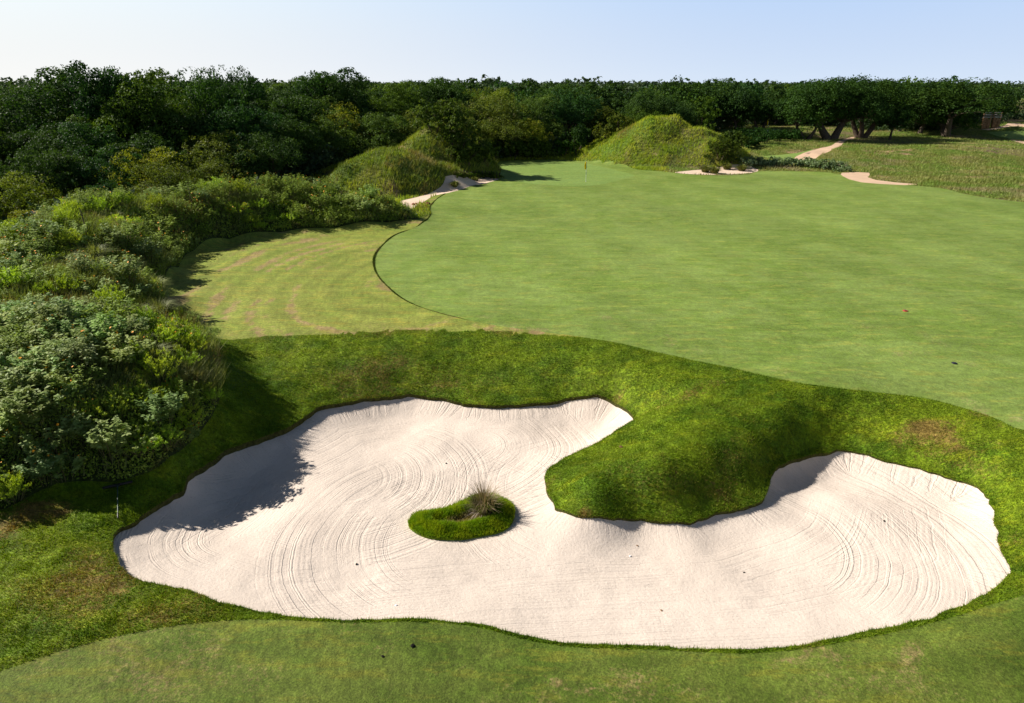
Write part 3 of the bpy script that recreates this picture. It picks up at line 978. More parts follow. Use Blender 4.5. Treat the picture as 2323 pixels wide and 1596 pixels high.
def zone(u):
    for a, t in ZONES:
        if u < a:
            return t
    return ZONES[-1][1]


cand = []
yy = 40.0
while yy < 215:
    sp = 5.0 if yy < 110 else 6.2
    xx = -.98 * yy - rnd.random() * sp
    while xx < 1.0 * yy:
        x = xx + rnd.uniform(-.33, .33) * sp; y = yy + rnd.uniform(-.33, .33) * sp
        u = x / y
        fy = np.interp(u, FRU, FRY)
        depth = y - fy
        if depth > 0 and abs(u) < .86 and depth < (62 if u < -.2 else 26 if u > .28 else 40) and math.hypot(x, y) < 250:
            cand.append((depth, x, y, u))
        xx += sp
    yy += sp * .92
print("forest candidates", len(cand))
# the 290 that show largest: edge rows first, then by distance
cand.sort(key=lambda c: c[0] * .6 + c[2] * .30)
cand = cand[:400]
zg = hz([c[1] for c in cand], [c[2] for c in cand])


def tree_height(u, y, depth):
    base = np.interp(y, [40, 60, 85, 110, 150, 220], [5.6, 7.3, 9.0, 10.1, 10.2, 10.7])
    if depth < 7 and u < .25:
        base *= .80
    return base


nbl = nvi = 0
for i, (depth, x, y, u) in enumerate(cand):
    h = tree_height(u, y, depth) * rnd.uniform(.78, 1.08) * (1.02 if u < -.22 else 1.0)
    tn = tone()
    vine = (depth < 22 and u < .1 and rnd.random() < (.45 if depth < 10 else .32))
    if not vine and nbl >= 296:
        continue
    if vine:
        nvi += 1
        pr = TREES[4 + rnd.randrange(2)]
        put_tree(pr, x, y, zg[i] - .2, h * .86, "low vine covered tree " + zone(u), "vine covered trees along the edge of the woods", tn[0], "vine_covered_tree", rnd.uniform(1.0, 1.25))
    else:
        nbl += 1
        pr = TREES[rnd.randrange(4)] if y < 125 else FARS[rnd.randrange(3)]
        put_tree(pr, x, y, zg[i] - .2, h, tn[1] + " tree crown " + zone(u), tn[1] + " trees " + zone(u), tn[0], "broadleaf_tree", rnd.uniform(.95, 1.2))

# trees that stand out above the treeline: sheet x, top y, distance, width, tone
for (px, ty, dist, R, tn, lab) in [(220, 138, 88, 3.6, (.55, .75, .85), "round dark tree standing high above the treeline at upper left"),
                                   (130, 148, 92, 6.2, (.8, .9, .9), "broad pale topped tree rising left of the round dark tree"),
                                   (322, 154, 84, 4.8, (1.4, 1.25, .7), "yellow green pointed tree in the treeline right of the round dark tree"),
                                   (452, 153, 90, 5.4, (.9, 1.05, .9), "wide blue green tree in the treeline between yellow tree and dark knob"),
                                   (522, 149, 96, 3.4, (.6, .8, .85), "small dark knob shaped tree above the woods behind the ridge"),
                                   (748, 153, 105, 5.6, (.7, .85, .85), "tall dark pointed tree above the woods near the grassy dunes"),
                                   (1640, 177, 178, 7.5, (.8, .9, .9), "tall oak crown breaking the treeline over the steep dunes"),
                                   (2180, 176, 172, 11.0, (.95, .95, .75), "tall wide oak with twiggy top left of the wooden posts")]:
    w = atz(px, 500, 0)
    u = (px - CX) / F_
    y = dist / math.sqrt(1 + u * u); x = u * (y * math.cos(PITCH) + 10 * math.sin(PITCH)) * 1.02
    x = u * (y * math.cos(PITCH) - 0 * math.sin(PITCH))
    ang = PITCH - math.atan((CY - ty) / F_)
    ztop = CAM_H - math.tan(ang) * y
    x = u * (y * math.cos(PITCH) + (CAM_H - ztop) * math.sin(PITCH))
    g0 = hz(x, y)[0]
    pr = TREES[(int(px) // 3) % 4]
    s = (ztop - g0) / pr[2]
    t = thing("broadleaf_tree", x, y, g0 - .2, lab, "tree", None, px * .1, (max(R / pr[3], s * .72),) * 2 + (s,))
    child("trunk", pr[1], t); child("crown", pr[0], t, tn)

# the woods that run on to the horizon: one mass
g_ = np.random.default_rng(77)
Vs, Fs, o_ = [], [], 0
base_cr = [crown_np(60 + k, 4.8, 4.5, 10.2, 16, 30, .62)[:2] for k in range(4)]
cnt = 0
for rr in np.concatenate([np.arange(112, 260, 7.5), np.arange(260, 520, 13)]):
    step = 6.5 if rr < 260 else 11
    for a in np.arange(-44, 44, math.degrees(step / rr)):
        al = math.radians(a + g_.uniform(-.4, .4) * math.degrees(step / rr)); r = rr + g_.uniform(-3, 3)
        x, y = r * math.sin(al), r * math.cos(al)
        u = x / y
        dep = y - np.interp(u, FRU, FRY)
        if dep < (56 if u < -.2 else 22 if u > .28 else 34):
            continue
        if any((x - c[1]) ** 2 + (y - c[2]) ** 2 < 9 for c in cand) if rr < 230 else False:
            continue
        v, f = base_cr[cnt % 4]
        R = g_.uniform(.92, 1.25) * (1 if rr < 260 else 1.6)
        H = g_.uniform(.90, 1.04) + (g_.random() < .06) * .12
        c_, s_ = math.cos(cnt), math.sin(cnt)
        vv = np.stack([(v[:, 0] * c_ - v[:, 1] * s_) * R + x, (v[:, 0] * s_ + v[:, 1] * c_) * R + y, v[:, 2] * H], 1)
        Vs.append(vv); Fs.append(f + o_); o_ += len(vv); cnt += 1
print("far crowns", cnt, "quads", o_ // 4)
M_FARLEAF = leaf_mat("far_leaves", (.020, .046, .022), (.048, .084, .028), .25, False, .07)
# brush along the foot of the woods
bx, by, bz = [], [], []
for u in np.arange(-.86, .88, .0042):
    y0 = float(np.interp(u, FRU, FRY))
    for k in range(3):
        yb = y0 + g_.uniform(.5, 9); xb = u * yb + g_.uniform(-.3, .3)
        hh_ = g_.uniform(1.3, 3.0); nn_ = 60
        bx.append(xb + g_.normal(0, .75, nn_)); by.append(yb + g_.normal(0, .75, nn_)); bz.append(hh_ * g_.random(nn_) ** .7)
bx, by, bz = np.concatenate(bx), np.concatenate(by), np.concatenate(bz)
V_, F_q = leaves(np.stack([bx, by, hz(bx, by) + bz], 1), norm(rand_dirs(len(bx), g=g_) + np.array([0, 0, .4])), .42, .7, g_)
tag(raw_mesh("brush", V_, F_q, M_FARLEAF), "dark brush filling the foot of the woods", "brush", kind="stuff")
tag(raw_mesh("distant_woods", np.concatenate(Vs), np.concatenate(Fs), M_FARLEAF), "dark mass of woods running on to the horizon", "woods", kind="stuff")

# ---------------------------------------------------------------- the spreading oaks on the right
M_SILV = leaf_mat('silver_bush_leaves', (.200, .290, .085), (.370, .450, .220), .3, True, 1.2)


def oak(px, py, R, H, zl, stems, seed, label, tint=(.72, .78, .75), rad=.5, nb=60, nl=190, name="oak_tree", grp=None):
    w = hit(px, py)[0]
    g0 = hz(w[0], w[1])[0]
    V, F, cn = crown_np(seed, R, zl, H, nb, int(nl * 1.9), .30)
    low = cn[cn[:, 2] < zl + (H - zl) * .6]
    t = thing(name, w[0], w[1], g0, label, "tree", grp)
    tv, tf = trunk_np(cn, R, zl, rad, stems, seed, .85)
    raw_mesh("trunk", tv, tf, M_BARK, None, True, t)
    c = raw_mesh("crown", V, F, M_LEAF, None, False, t)
    c.color = (*tint, 1)
    return t


oak(1826, 317, 6.4, 9.5, 1.3, 2, 301, "low drooping oak at the left end of the row beside the track", (.85, .95, .8), .30, 46, 170)
oak(1886, 317, 9.2, 10.9, 2.3, 2, 302, "largest spreading oak with forked trunk beside the dirt track", (.72, .82, .72), .62, 80, 200)
oak(1953, 314, 7.6, 10.8, 2.6, 3, 303, "spreading oak with three splayed trunks just right of the track", (.8, .85, .62), .45, 66, 200)
oak(2018, 318, 3.3, 6.2, 1.6, 1, 304, "small round oak with one thin trunk right of the splayed oak", (.85, .95, .85), .20, 30, 150)
oak(2085, 303, 8.0, 10.5, 1.0, 1, 305, "wide dark oak without visible trunk right of the small round oak", (.62, .72, .68), .4, 60, 180)
oak(2148, 309, 5.0, 7.6, .5, 1, 306, "low bushy oak reaching the ground left of the wooden posts", (1.0, 1.05, .7), .3, 50, 180)
oak(1725, 297, 5.2, 6.4, 1.4, 2, 307, "greyish leaning tree beside the far yellow flag", (.75, .85, .85), .25, 34, 140)
oak(1662, 300, 6.0, 8.0, .8, 1, 308, "grey green tree at the left edge of the far green", (.7, .8, .8), .25, 40, 160)

# ---------------------------------------------------------------- bushes on the dunes and at the wood's edge
def bush(px, py, R, H, seed, label, tint, mat=None, leaf=.2, nb=16, nl=120, grp=None):
    w = hit(px, py)[0]
    g0 = hz(w[0], w[1])[0]
    V, F, cn = crown_np(seed, R, -.1 * H, H, nb, nl, leaf)
    t = thing("bush", w[0], w[1], g0, label, "bush", grp)
    tv, tf = trunk_np(cn, R, .15 * H, .07, 2, seed, .8)
    raw_mesh("stems", tv, tf, M_BARK, None, True, t)
    c = raw_mesh("foliage", V, F, mat or M_VINE, None, False, t)
    c.color = (*tint, 1)


bush(1278, 357, 1.7, 2.5, 401, "bright round bush in front of the darker one behind the putting green", (1.15, 1.3, .7), M_LEAF, .2, 18, 150)
bush(1310, 350, 2.3, 4.2, 402, "dark taller bush behind the bright round bush at the back of the green", (.7, .8, .75), M_LEAF, .22, 22, 150)
bush(1262, 345, 2.2, 4.8, 403, "greyish vine covered bush left of the taller dark bush", (.9, .95, 1.0), M_VINE, .22, 22, 150)
bush(1368, 318, 2.0, 2.4, 404, "olive bush low on the left flank of the steep dune", (.9, .85, .7), M_VINE, .22, 22, 130)
bush(1408, 296, 2.2, 2.4, 405, "round olive bush halfway up the left flank of the steep dune", (.9, .9, .75), M_VINE, .22, 22, 130)
bush(1452, 262, 2.2, 2.0, 406, "brownish shrub left of the top of the steep dune", (.95, .8, .7), M_VINE, .24, 22, 130)
bush(1508, 252, 2.8, 1.8, 407, "wide brown green shrub on the very top of the steep dune", (.9, .75, .7), M_VINE, .24, 26, 130)
bush(1556, 262, 3.2, 2.9, 408, "dark drooping shrub behind the top of the steep dune", (.7, .75, .65), M_VINE, .24, 24, 130)
bush(1600, 283, 2.2, 1.8, 409, "low dark shrub on the second dune top", (.6, .7, .6), M_VINE, .22, 18, 120)
bush(1632, 362, 2.4, 2.6, 410, "dark twiggy bush at the foot of the dune above the sand", (.55, .62, .5), M_VINE, .2, 22, 140)
bush(1662, 345, 2.2, 2.6, 411, "dark bush right of the twiggy one at the dune's right foot", (.5, .62, .55), M_VINE, .2, 22, 140)
bush(1655, 372, 1.4, 1.5, 412, "small olive bush just above the right end of the far sand", (.8, .85, .7), M_VINE, .18, 14, 110)
for k, (px, py, R, H) in enumerate([(1682, 318, 2.6, 2.2), (1710, 322, 2.8, 2.4), (1738, 323, 2.8, 2.2), (1766, 320, 2.8, 2.0), (1795, 318, 2.4, 1.9), (1700, 336, 2.0, 1.6), (1672, 330, 2.4, 2.0)]):
    bush(px, py, R, H, 420 + k, "dark low bush in the thicket between the steep dunes and the oaks", (.60, .80, .62), M_LEAF, .24, 20, 120, "bushes of the thicket between dunes and oaks")
for k in range(13):
    px = 1692 + k * 18.2; py = 375 + 11.5 * (k / 12.) ** 1.6 + rnd.uniform(-2, 2)
    bush(px, py, rnd.uniform(1.2, 1.7), rnd.uniform(.9, 1.35) * (1.0 - .2 * (k == 12)), 440 + k, "silvery low bush in the row along the far edge of the fairway", (.62, .68, .75), M_SILV, .15, 14, 130, "silvery bushes in the row past the right sand")
for k, (px, py) in enumerate([(1048, 402), (1065, 405), (1082, 402), (1098, 403), (1115, 404), (1130, 406)]):
    bush(px, py, rnd.uniform(.8, 1.1), rnd.uniform(.5, .8), 460 + k, "low dark bush in the strip behind the left far sand", (.75, .9, .7), M_VINE, .14, 12, 90, "low bushes behind the left far sand")
for k, (px, py, R, H) in enumerate([(1060, 374, 2.6, 2.4), (1095, 364, 2.4, 2.2), (1040, 345, 3, 4.0), (1130, 360, 2.4, 2.4), (1165, 362, 2.6, 3.0), (1200, 361, 2.4, 3.0), (1232, 360, 2.0, 2.6), (1020, 318, 3.2, 4.4), (985, 300, 3.0, 3.6), (1050, 300, 3.4, 5.0)]):
    bush(px, py, R, H, 470 + k, "dark bush in the thicket between the grassy dunes and the putting green", (.62, .75, .70), M_VINE, .24, 24, 130, "bushes of the thicket left of the putting green")

# tufts standing in the far sands
def tuft_np(n, h, spread, w, seed, droop=.35, zs=0.0):
    g = np.random.default_rng(seed)
    a = g.uniform(0, 2 * math.pi, n); out = g.uniform(0.05, 1, n) ** .7
    L = h * g.uniform(.55, 1.1, n)
    b = np.stack([np.cos(a) * out * spread * .35, np.sin(a) * out * spread * .35, np.full(n, zs)], 1)
    dirx = np.cos(a + g.uniform(-.5, .5, n)); diry = np.sin(a + g.uniform(-.5, .5, n))
    m = b + np.stack([dirx * out * spread * .35, diry * out * spread * .35, L * .62], 1)
    t = b + np.stack([dirx * out * spread, diry * out * spread, L * (1 - droop * out)], 1)
    sd = np.stack([-diry, dirx, np.zeros(n)], 1) * w * .5
    V = np.stack([b - sd, b + sd, m + sd * .8, m - sd * .8, t], 1).reshape(-1, 3)
    i = np.arange(n) * 5
    F = np.concatenate([np.stack([i, i + 1, i + 2], 1), np.stack([i, i + 2, i + 3], 1), np.stack([i + 3, i + 2, i + 4], 1)])
    return V, F


M_TUFT = leaf_mat("bunch_grass", (.085, .115, .020), (.150, .165, .035), .3, False, 3.0, (.20, .15, .07))
for k, (px, py, lab) in enumerate([(1032, 424, "lowest round grass tuft in the left far sand"), (1052, 403, "grass tuft second from the bottom of the left far sand"), (1078, 411, "grass tuft at the fairway edge of the left far sand"),
                                   (1040, 398, "uppermost grass tuft in the left far sand"),
                                   (1600, 391, "leftmost grass tuft in the right far sand"), (1620, 394, "frontmost grass tuft in the right far sand"),
                                   (1649, 385, "upper middle grass tuft in the right far sand"), (1682, 388, "rightmost grass tuft in the right far sand")]):
    w = hit(px, py)[0]
    V, F = tuft_np(420, .75 if k < 4 else 1.0, .62 if k < 4 else .95, .06, 500 + k, .55)
    o = raw_mesh("grass_tuft", V, F, M_TUFT)
    o.location = (w[0], w[1], hz(w[0], w[1])[0] - .03)
    tag(o, lab, "grass tuft", "tufts standing in the far sands")

# ---------------------------------------------------------------- tall grass on dunes and field: uncountable
def on_tris(sel, n, weight=None):
    T = TR[sel]
    A = VX[T]
    ar = np.abs(np.cross(A[:, 1] - A[:, 0], A[:, 2] - A[:, 0])) * .5
    if weight is not None:
        ar = ar * weight(A.mean(1)[:, 0], A.mean(1)[:, 1])
    i = RNG.choice(len(T), n, p=ar / ar.sum())
    r1 = np.sqrt(RNG.random(n)); r2 = RNG.random(n)
    P = A[i, 0] * (1 - r1)[:, None] + A[i, 1] * (r1 * (1 - r2))[:, None] + A[i, 2] * (r1 * r2)[:, None]
    return P[:, 0], P[:, 1]


def zof(x, y):
    return hz(x, y)


def blades(name, x, y, z, h, w, mat, lean=.5, attrs=None, label=None, cat="grass", flow=None):
    n = len(x)
    a = RNG.uniform(0, 2 * math.pi, n)
    L = h * RNG.uniform(.6, 1.25, n)
    ln = RNG.uniform(.1, lean, n) * L
    tip = np.stack([x + np.cos(a) * ln, y + np.sin(a) * ln, z + L], 1)
    if flow is not None:
        tip[:, 0] += flow[0] * L; tip[:, 1] += flow[1] * L
    a2 = a + math.pi / 2 + RNG.uniform(-.6, .6, n)
    sd = np.stack([np.cos(a2), np.sin(a2), np.zeros(n)], 1) * (w * RNG.uniform(.7, 1.3, n))[:, None] * .5
    b = np.stack([x, y, z - .02], 1)
    V = np.stack([b - sd, b + sd, tip], 1).reshape(-1, 3)
    F = np.arange(3 * n).reshape(-1, 3)
    at = {k: np.repeat(v, 3) for k, v in (attrs or {}).items()}
    o = raw_mesh(name, V, F, mat, at)
    tag(o, label, cat, None, "stuff")
    return o


def blade_mat(name, a, b, dry, sc=.5, trans=.3, use_dry=False, extra=None, dth=.54):
    g = NT(name)
    p = g.pos()
    nz = g.noise(p, sc, 4, .65)
    c = g.mix(g.rng(nz, .42, .58), a, b)
    fn = g.noise(p, 18 if use_dry else 3, 2, .6)
    if use_dry:
        d = g.math('ADD', g.attr('dry'), g.math('MULTIPLY', g.math('SUBTRACT', fn, .5), 1.6))
        c = g.mix(g.rng(d, .3, .9, 0, .9), c, dry)
    else:
        c = g.mix(g.rng(g.noise(p, sc * .5, 3, .6), dth, dth + .12, 0, .85), c, dry)
    if extra is not None:
        c = g.mix(g.rng(g.noise(g.scaled(p, (1, 1, 1)), sc * .37, 3, .6), .56, .66, 0, .8), c, extra)
    v = g.rng(fn, .3, .7, .75, 1.3)
    c = g.mix(1.0, c, g.n("ShaderNodeCombineColor", {0: v, 1: v, 2: v}).outputs[0], 'MULTIPLY')
    d = g.pbr(c, .6, None, .15)
    tr = g.n("ShaderNodeBsdfTranslucent", {'Color': g.mix(1.0, c, (1.3, 1.25, .5), 'MULTIPLY')}).outputs[0]
    return g.done(g.n("ShaderNodeMixShader", {0: trans, 1: d, 2: tr}).outputs[0])


M_BDUNE = blade_mat("dune_blades", (.250, .350, .025), (.370, .410, .045), (.22, .17, .07), .45, .35)
M_BFIELD = blade_mat("field_blades", (.170, .250, .045), (.270, .270, .090), (.30, .25, .15), .16, .3, False, (.17, .20, .05), .53)
M_BROUGH = blade_mat("rough_blades", (.155, .235, .010), (.080, .152, .005), (.23, .145, .045), .9, .35, True)
M_BISLE = blade_mat("island_blades", (.290, .380, .014), (.170, .290, .010), (.30, .24, .14), 2.2, .35, True)

isd = (reg == 0) & (cy_ < 112) & (cy_ > 50)
msk = isd & (hz(cx_, cy_) > np.where(cy_ > 62, .24, .75)) & (cx_ < 36)
x, y = on_tris(msk, 130000)
x = x + 0; z = zof(x, y)
lf = x < 4
M_BDUNE2 = blade_mat("dune_blades_olive", (.165, .235, .024), (.300, .335, .050), (.26, .20, .09), .5, .3, False, (.08, .12, .02))
blades("dune_weeds", x[lf], y[lf], z[lf], .28 + .40 * (vnoise(x[lf], y[lf], 1.0, 74) + .3), .06, M_BDUNE2, .8, None, "olive and straw coloured weeds covering the two dunes left of the green", flow=(.25, -.1))
x, y, z = x[~lf], y[~lf], z[~lf]
blades("dune_grass", x, y, z, .26 + .25 * (vnoise(x, y, 1.3, 71) + .3), .07, M_BDUNE, .7, None, "shaggy yellow green grass covering the steep dunes right of the green", flow=(.25, -.1))
msk = (reg == 0) & (cy_ > 60) & (cy_ < 200) & (cx_ / np.maximum(cy_, 1) > .22) & (cx_ / np.maximum(cy_, 1) < .85)
x, y = on_tris(msk, 120000, lambda a, b: 1 / np.maximum(b, 60) ** 2)
z = zof(x, y)
blades("field_grass", x, y, z, .16 + .30 * np.clip(vnoise(x, y, 3.5, 72) + .2, -.1, 1), .08, M_BFIELD, .9, None, "mixed straw and green tall grass over the open field", flow=(.2, 0))
msk = (reg == 0) & (cy_ > 50) & (cy_ < 112) & (cx_ / np.maximum(cy_, 1) < .22) & (hz(cx_, cy_) <= .75) & (np.abs(cx_ / np.maximum(cy_, 1)) < .3)
x, y = on_tris(msk, 40000)
blades("verge_grass", x, y, zof(x, y), .25 + .3 * (vnoise(x, y, 1.3, 73) + .3), .07, M_BDUNE, .8, None, "weedy green grass along the foot of the dunes")

# rough grass on the banks round the bunker
msk = (reg == 1) & (cy_ < 34) & (cy_ > 8) & (np.abs(cx_) < 26)
x, y = on_tris(msk, 420000, lambda a, b: 1 / np.maximum(np.hypot(a, b), 10) ** 1.1)
vis = np.abs(x) < .85 * (y + 2)
x, y = x[vis], y[vis]
d = dryness(x, y)
hh = .036 + .036 * (vnoise(x, y, .33, 81) + .5) - .015 * np.minimum(d, 1)
blades("rough_grass", x, y, zof(x, y) + rough_lift(x, y), hh, .020, M_BROUGH, 1.1, {"dry": d + RNG.normal(0, .18, len(x))}, "lush rough grass on the banks around the bunker", flow=(.2, -.15))
# blades hanging over the cut edge
seg = RNG.integers(0, len(SAND), 30000); t = RNG.random(30000)[:, None]
P = SAND[seg] * (1 - t) + np.roll(SAND, -1, 0)[seg] * t
tan = norm(np.roll(SAND, -1, 0)[seg] - SAND[seg])
nrm = np.stack([tan[:, 1], -tan[:, 0]], 1)
probe = inside(SAND, (P + nrm * .05)[:, 0], (P + nrm * .05)[:, 1])
nrm[~probe] *= -1
P2 = P - nrm * RNG.uniform(0, .12, 30000)[:, None]
x, y = P2[:, 0], P2[:, 1]
o = blades("edge_grass", x, y, zof(x, y), np.full(len(x), .06), .020, M_BROUGH, .8, {"dry": dryness(x, y) + .15}, "grass blades fringing the cut edge of the bunker")
co = np.empty(len(x) * 9, np.float32); o.data.vertices.foreach_get("co", co); co = co.reshape(-1, 3, 3)
k_ = RNG.uniform(.0, .07, len(x))
co[:, 2, 0] += nrm[:, 0] * k_; co[:, 2, 1] += nrm[:, 1] * k_; co[:, 2, 2] -= RNG.uniform(0, .12, len(x))
o.data.vertices.foreach_set("co", co.ravel())
# the longer grass standing along the mower's edge of the fairway
e_ = smooth_closed(hit(*sheet("1010,440 988,455 974,475 977,488 950,512 905,530 870,555 852,578 849,600 858,625 880,650 910,675 950,695 1000,711 1060,726").T), .15, False)
sg = RNG.integers(0, len(e_) - 1, 26000); t = RNG.random(26000)[:, None]
P = e_[sg] * (1 - t) + e_[sg + 1] * t
P = P + RNG.uniform(-.06, .02, (26000, 1)) * np.array([1, 0]) + RNG.normal(0, .02, (26000, 2))
x, y = P[:, 0], P[:, 1]
fadeh = 1 - .85 * sstep(-7.4, -4.2, x) * (y < 36)
blades("mower_edge_grass", x, y, zof(x, y), .07 * fadeh * (.6 + 1.2 * vnoise(x, y, 1.5, 84)), .03, blade_mat("edge_blades", (.075, .110, .014), (.045, .080, .008), (.16, .12, .05), .9, .2), .6, None, "line of longer grass left along the mown edge of the fairway")
# the island's turf
msk = reg == 13
x, y = on_tris(msk, 26000)
di, _ = dist_to(ISLE, x, y)
bare = sstep(.5, .8, di) * sstep(-2.45, -1.9, x)
keepm = RNG.random(len(x)) > bare * .8
x, y, bare = x[keepm], y[keepm], bare[keepm]
blades("island_grass", x, y, islez(x, y, hz(x, y)), .10 + .05 * vnoise(x, y, .3, 82), .022, M_BISLE, .9, {"dry": bare * 1.3}, "thick green grass rim of the small island in the sand")

# ---------------------------------------------------------------- the hill of weeds
M_W1 = leaf_mat("weed_leaf_silver", (.140, .230, .045), (.310, .410, .150), .30, True, 1.2)
M_W2 = leaf_mat("weed_leaf_bright", (.190, .310, .020), (.280, .390, .040), .38, True, 1.2)
M_W3 = leaf_mat("weed_mix", (.105, .190, .016), (.250, .330, .045), .30, False, .55, (.12, .085, .045))
M_W4 = leaf_mat("tussock_blade", (.120, .170, .040), (.190, .220, .080), .35, True, 1.0)
M_STEM = plain("weed_stem", (.12, .11, .05), .8, .1)
M_ORANGE = plain("orange_petal", (.80, .32, .012), .6, .2, .12)

sel = (reg == 2) & (cy_ < 60)
n = 260000
x, y = on_tris(sel, n, lambda a, b: 1 / np.maximum(np.hypot(a, b), 12) ** 1.3)
top = .10 + .85 * np.clip(.8 * vnoise(x, y, 1.9, 91) + .5 * vnoise(x, y, .7, 92) + .26, 0, 1.2)
de, _ = dist_to(HILLW, x, y)
top *= .60 + .40 * sstep(0, 1.0, de)
zz = zof(x, y) + top + .22 * RNG.random(n) ** 3 - RNG.uniform(0, .34, n) ** 1.0 * np.minimum(top * 2.5, 1)
N = norm(rand_dirs(n) * 1.0 + np.array([0, 0, .3]))
V, F = leaves(np.stack([x, y, zz], 1), N, np.interp(y, [15, 45], [.075, .16]), .55)
tag(raw_mesh("undergrowth", V, F, M_W3), "tangled green undergrowth covering the hill left of the bunker", "undergrowth", kind="stuff")
x, y = on_tris(sel, 70000, lambda a, b: (1 / np.maximum(np.hypot(a, b), 12) ** 1.3) * sstep(-.15, .2, vnoise(a, b, 3.3, 95)))
blades("hill_grass", x, y, zof(x, y) + .1, .55 + .3 * vnoise(x, y, 1.1, 96), .025, blade_mat("hill_blades", (.150, .200, .050), (.220, .250, .095), (.22, .17, .08), .6, .35), .8, None, "pale long grass between the weeds on the hill", flow=(.35, -.1))


def weed_np(seed, stems, H, spread, L, asp, per, kind):
    g = np.random.default_rng(seed)
    Pl, Nl, Ax, tips, tubes = [], [], [], [], []
    for s in range(stems):
        a = g.uniform(0, 2 * math.pi); o = math.sqrt(g.uniform(0, 1)) * spread
        hh = H * g.uniform(.7, 1.1) * (1 - .35 * (o / spread) ** 2)
        b = np.array([math.cos(a) * o * .35, math.sin(a) * o * .35, 0]); tp = np.array([math.cos(a) * o, math.sin(a) * o, hh])
        tips.append(tp)
        if s % 3 == 0:
            tubes.append(tube(np.stack([b, (b + tp) / 2 + [0, 0, .08], tp]), [.012, .009, .004], 3))
        t = g.uniform(.30, 1.0, per) ** .7
        P = b + (tp - b) * t[:, None] + np.stack([0 * t, 0 * t, .08 * np.sin(t * math.pi)], 1)
        aa = g.uniform(0, 2 * math.pi, per)
        if kind == 'broad':
            ax = np.stack([np.cos(aa), np.sin(aa), g.uniform(-.25, .45, per)], 1)
            N = np.stack([-np.cos(aa) * .3, -np.sin(aa) * .3, np.ones(per)], 1) + rand_dirs(per, g=g) * .45
        else:
            ax = np.stack([np.cos(aa) * .6, np.sin(aa) * .6, g.uniform(.4, 1.0, per)], 1)
            N = rand_dirs(per, g=g)
        Pl.append(P + norm(ax) * L * .5); Nl.append(N); Ax.append(ax)
    V, F = leaves(np.concatenate(Pl), norm(np.concatenate(Nl)), L, asp, g, np.concatenate(Ax))
    tv, tf = join(tubes)
    return V, F, tv, tf, np.array(tips)


def flower_np(tips, seed, n):
    g = np.random.default_rng(seed)
    parts = []
    for i in range(n):
        tp = tips[g.integers(0, len(tips))] + np.array([g.uniform(-.1, .1), g.uniform(-.1, .1), g.uniform(.04, .16)])
        N = norm(np.array([g.uniform(-.8, .5), g.uniform(-.9, .2), .8]))
        t = norm(np.cross(N, [1, .2, 0])); b = np.cross(N, t)
        r = g.uniform(.024, .040); k = 8
        ring = [tp + (t * math.cos(2 * math.pi * j / k) + b * math.sin(2 * math.pi * j / k)) * r * (1 if j % 2 else .75) for j in range(k)]
        V = np.array([tp - N * .008] + ring)
        F = np.array([(0, 1 + j, 1 + (j + 1) % k, 1 + (j + 2) % k) for j in range(0, k, 2)])
        parts.append((V, F))
    return join(parts)


WEEDS = {}
for kind, lst in {
    'silver': [(601, 30, 1.05, .75, .125, .58, 22, 'broad', M_W1), (602, 26, .85, .85, .115, .6, 22, 'broad', M_W1), (603, 34, 1.25, .65, .13, .55, 22, 'broad', M_W1)],
    'bright': [(611, 60, 1.0, .6, .10, .22, 24, 'fine', M_W2), (612, 50, .8, .7, .10, .22, 24, 'fine', M_W2)],
    'olive': [(621, 34, 1.0, .8, .10, .5, 22, 'broad', M_W3), (622, 34, 1.2, .7, .095, .5, 22, 'broad', M_W3)]}.items():
    WEEDS[kind] = []
    for (sd, st, H, sp, L, asp, per, kk, mt) in lst:
        V, F, tv, tf, tips = weed_np(sd, st, H, sp, L, asp, per, kk)
        fl = flower_np(tips, sd, 13)
        WEEDS[kind].append((proto_mesh("foliage", V, F, [mt]), proto_mesh("stems", tv, tf, [M_STEM]), proto_mesh("blossoms", fl[0], fl[1], [M_ORANGE])))
V, F = tuft_np(500, 1.0, .75, .022, 631, .45)
TUSS = [proto_mesh("grass_tussock", V, F, [M_W4])]
V, F = tuft_np(420, .8, .8, .022, 632, .6)
TUSS.append(proto_mesh("grass_tussock", V, F, [M_W4]))

# jittered spots over the near face of the hill
px_, py_ = [], []
for gy in np.arange(13.5, 58, 1.05):
    for gx in np.arange(-46, -5, 1.05):
        px_.append(gx + rnd.uniform(-.45, .45)); py_.append(gy + rnd.uniform(-.45, .45))
for gy in np.arange(13.5, 24, .85):
    for gx in np.arange(-24, -8, .85):
        px_.append(gx + rnd.uniform(-.35, .35)); py_.append(gy + rnd.uniform(-.35, .35))
px_, py_ = np.array(px_), np.array(py_)
m = inside(HILLW, px_, py_) & (np.abs(px_) < .84 * (py_ + 1.5))
px_, py_ = px_[m], py_[m]
zs_ = hz(px_, py_)
# keep what the seeing line reaches
vis = np.ones(len(px_), bool)
for f in np.linspace(.5, .97, 16):
    vis &= (CAM_H + (zs_ + .9 - CAM_H) * f) > hz(px_ * f, py_ * f) + .1
px_, py_, zs_ = px_[vis], py_[vis], zs_[vis]
de, _ = dist_to(HILLW, px_, py_)
dist = np.hypot(px_, py_)
order = np.argsort(dist)
nn = {'silver': 0, 'bright': 0, 'olive': 0, 'tuss': 0}
names = {'silver': ("silver_leaf_weed", "pale silvery broad leaved weed"), 'bright': ("feathery_weed", "bright green feathery weed"), 'olive': ("olive_weed", "dark olive leafy weed")}


def place_txt(x, y):
    if y < 20: return "on the hill foot beside the bunker"
    if y < 30: return "on the hill flank above the bunker"
    if y < 42: return "on the hill beside the lawn"
    return "on the far ridge behind the lawn"


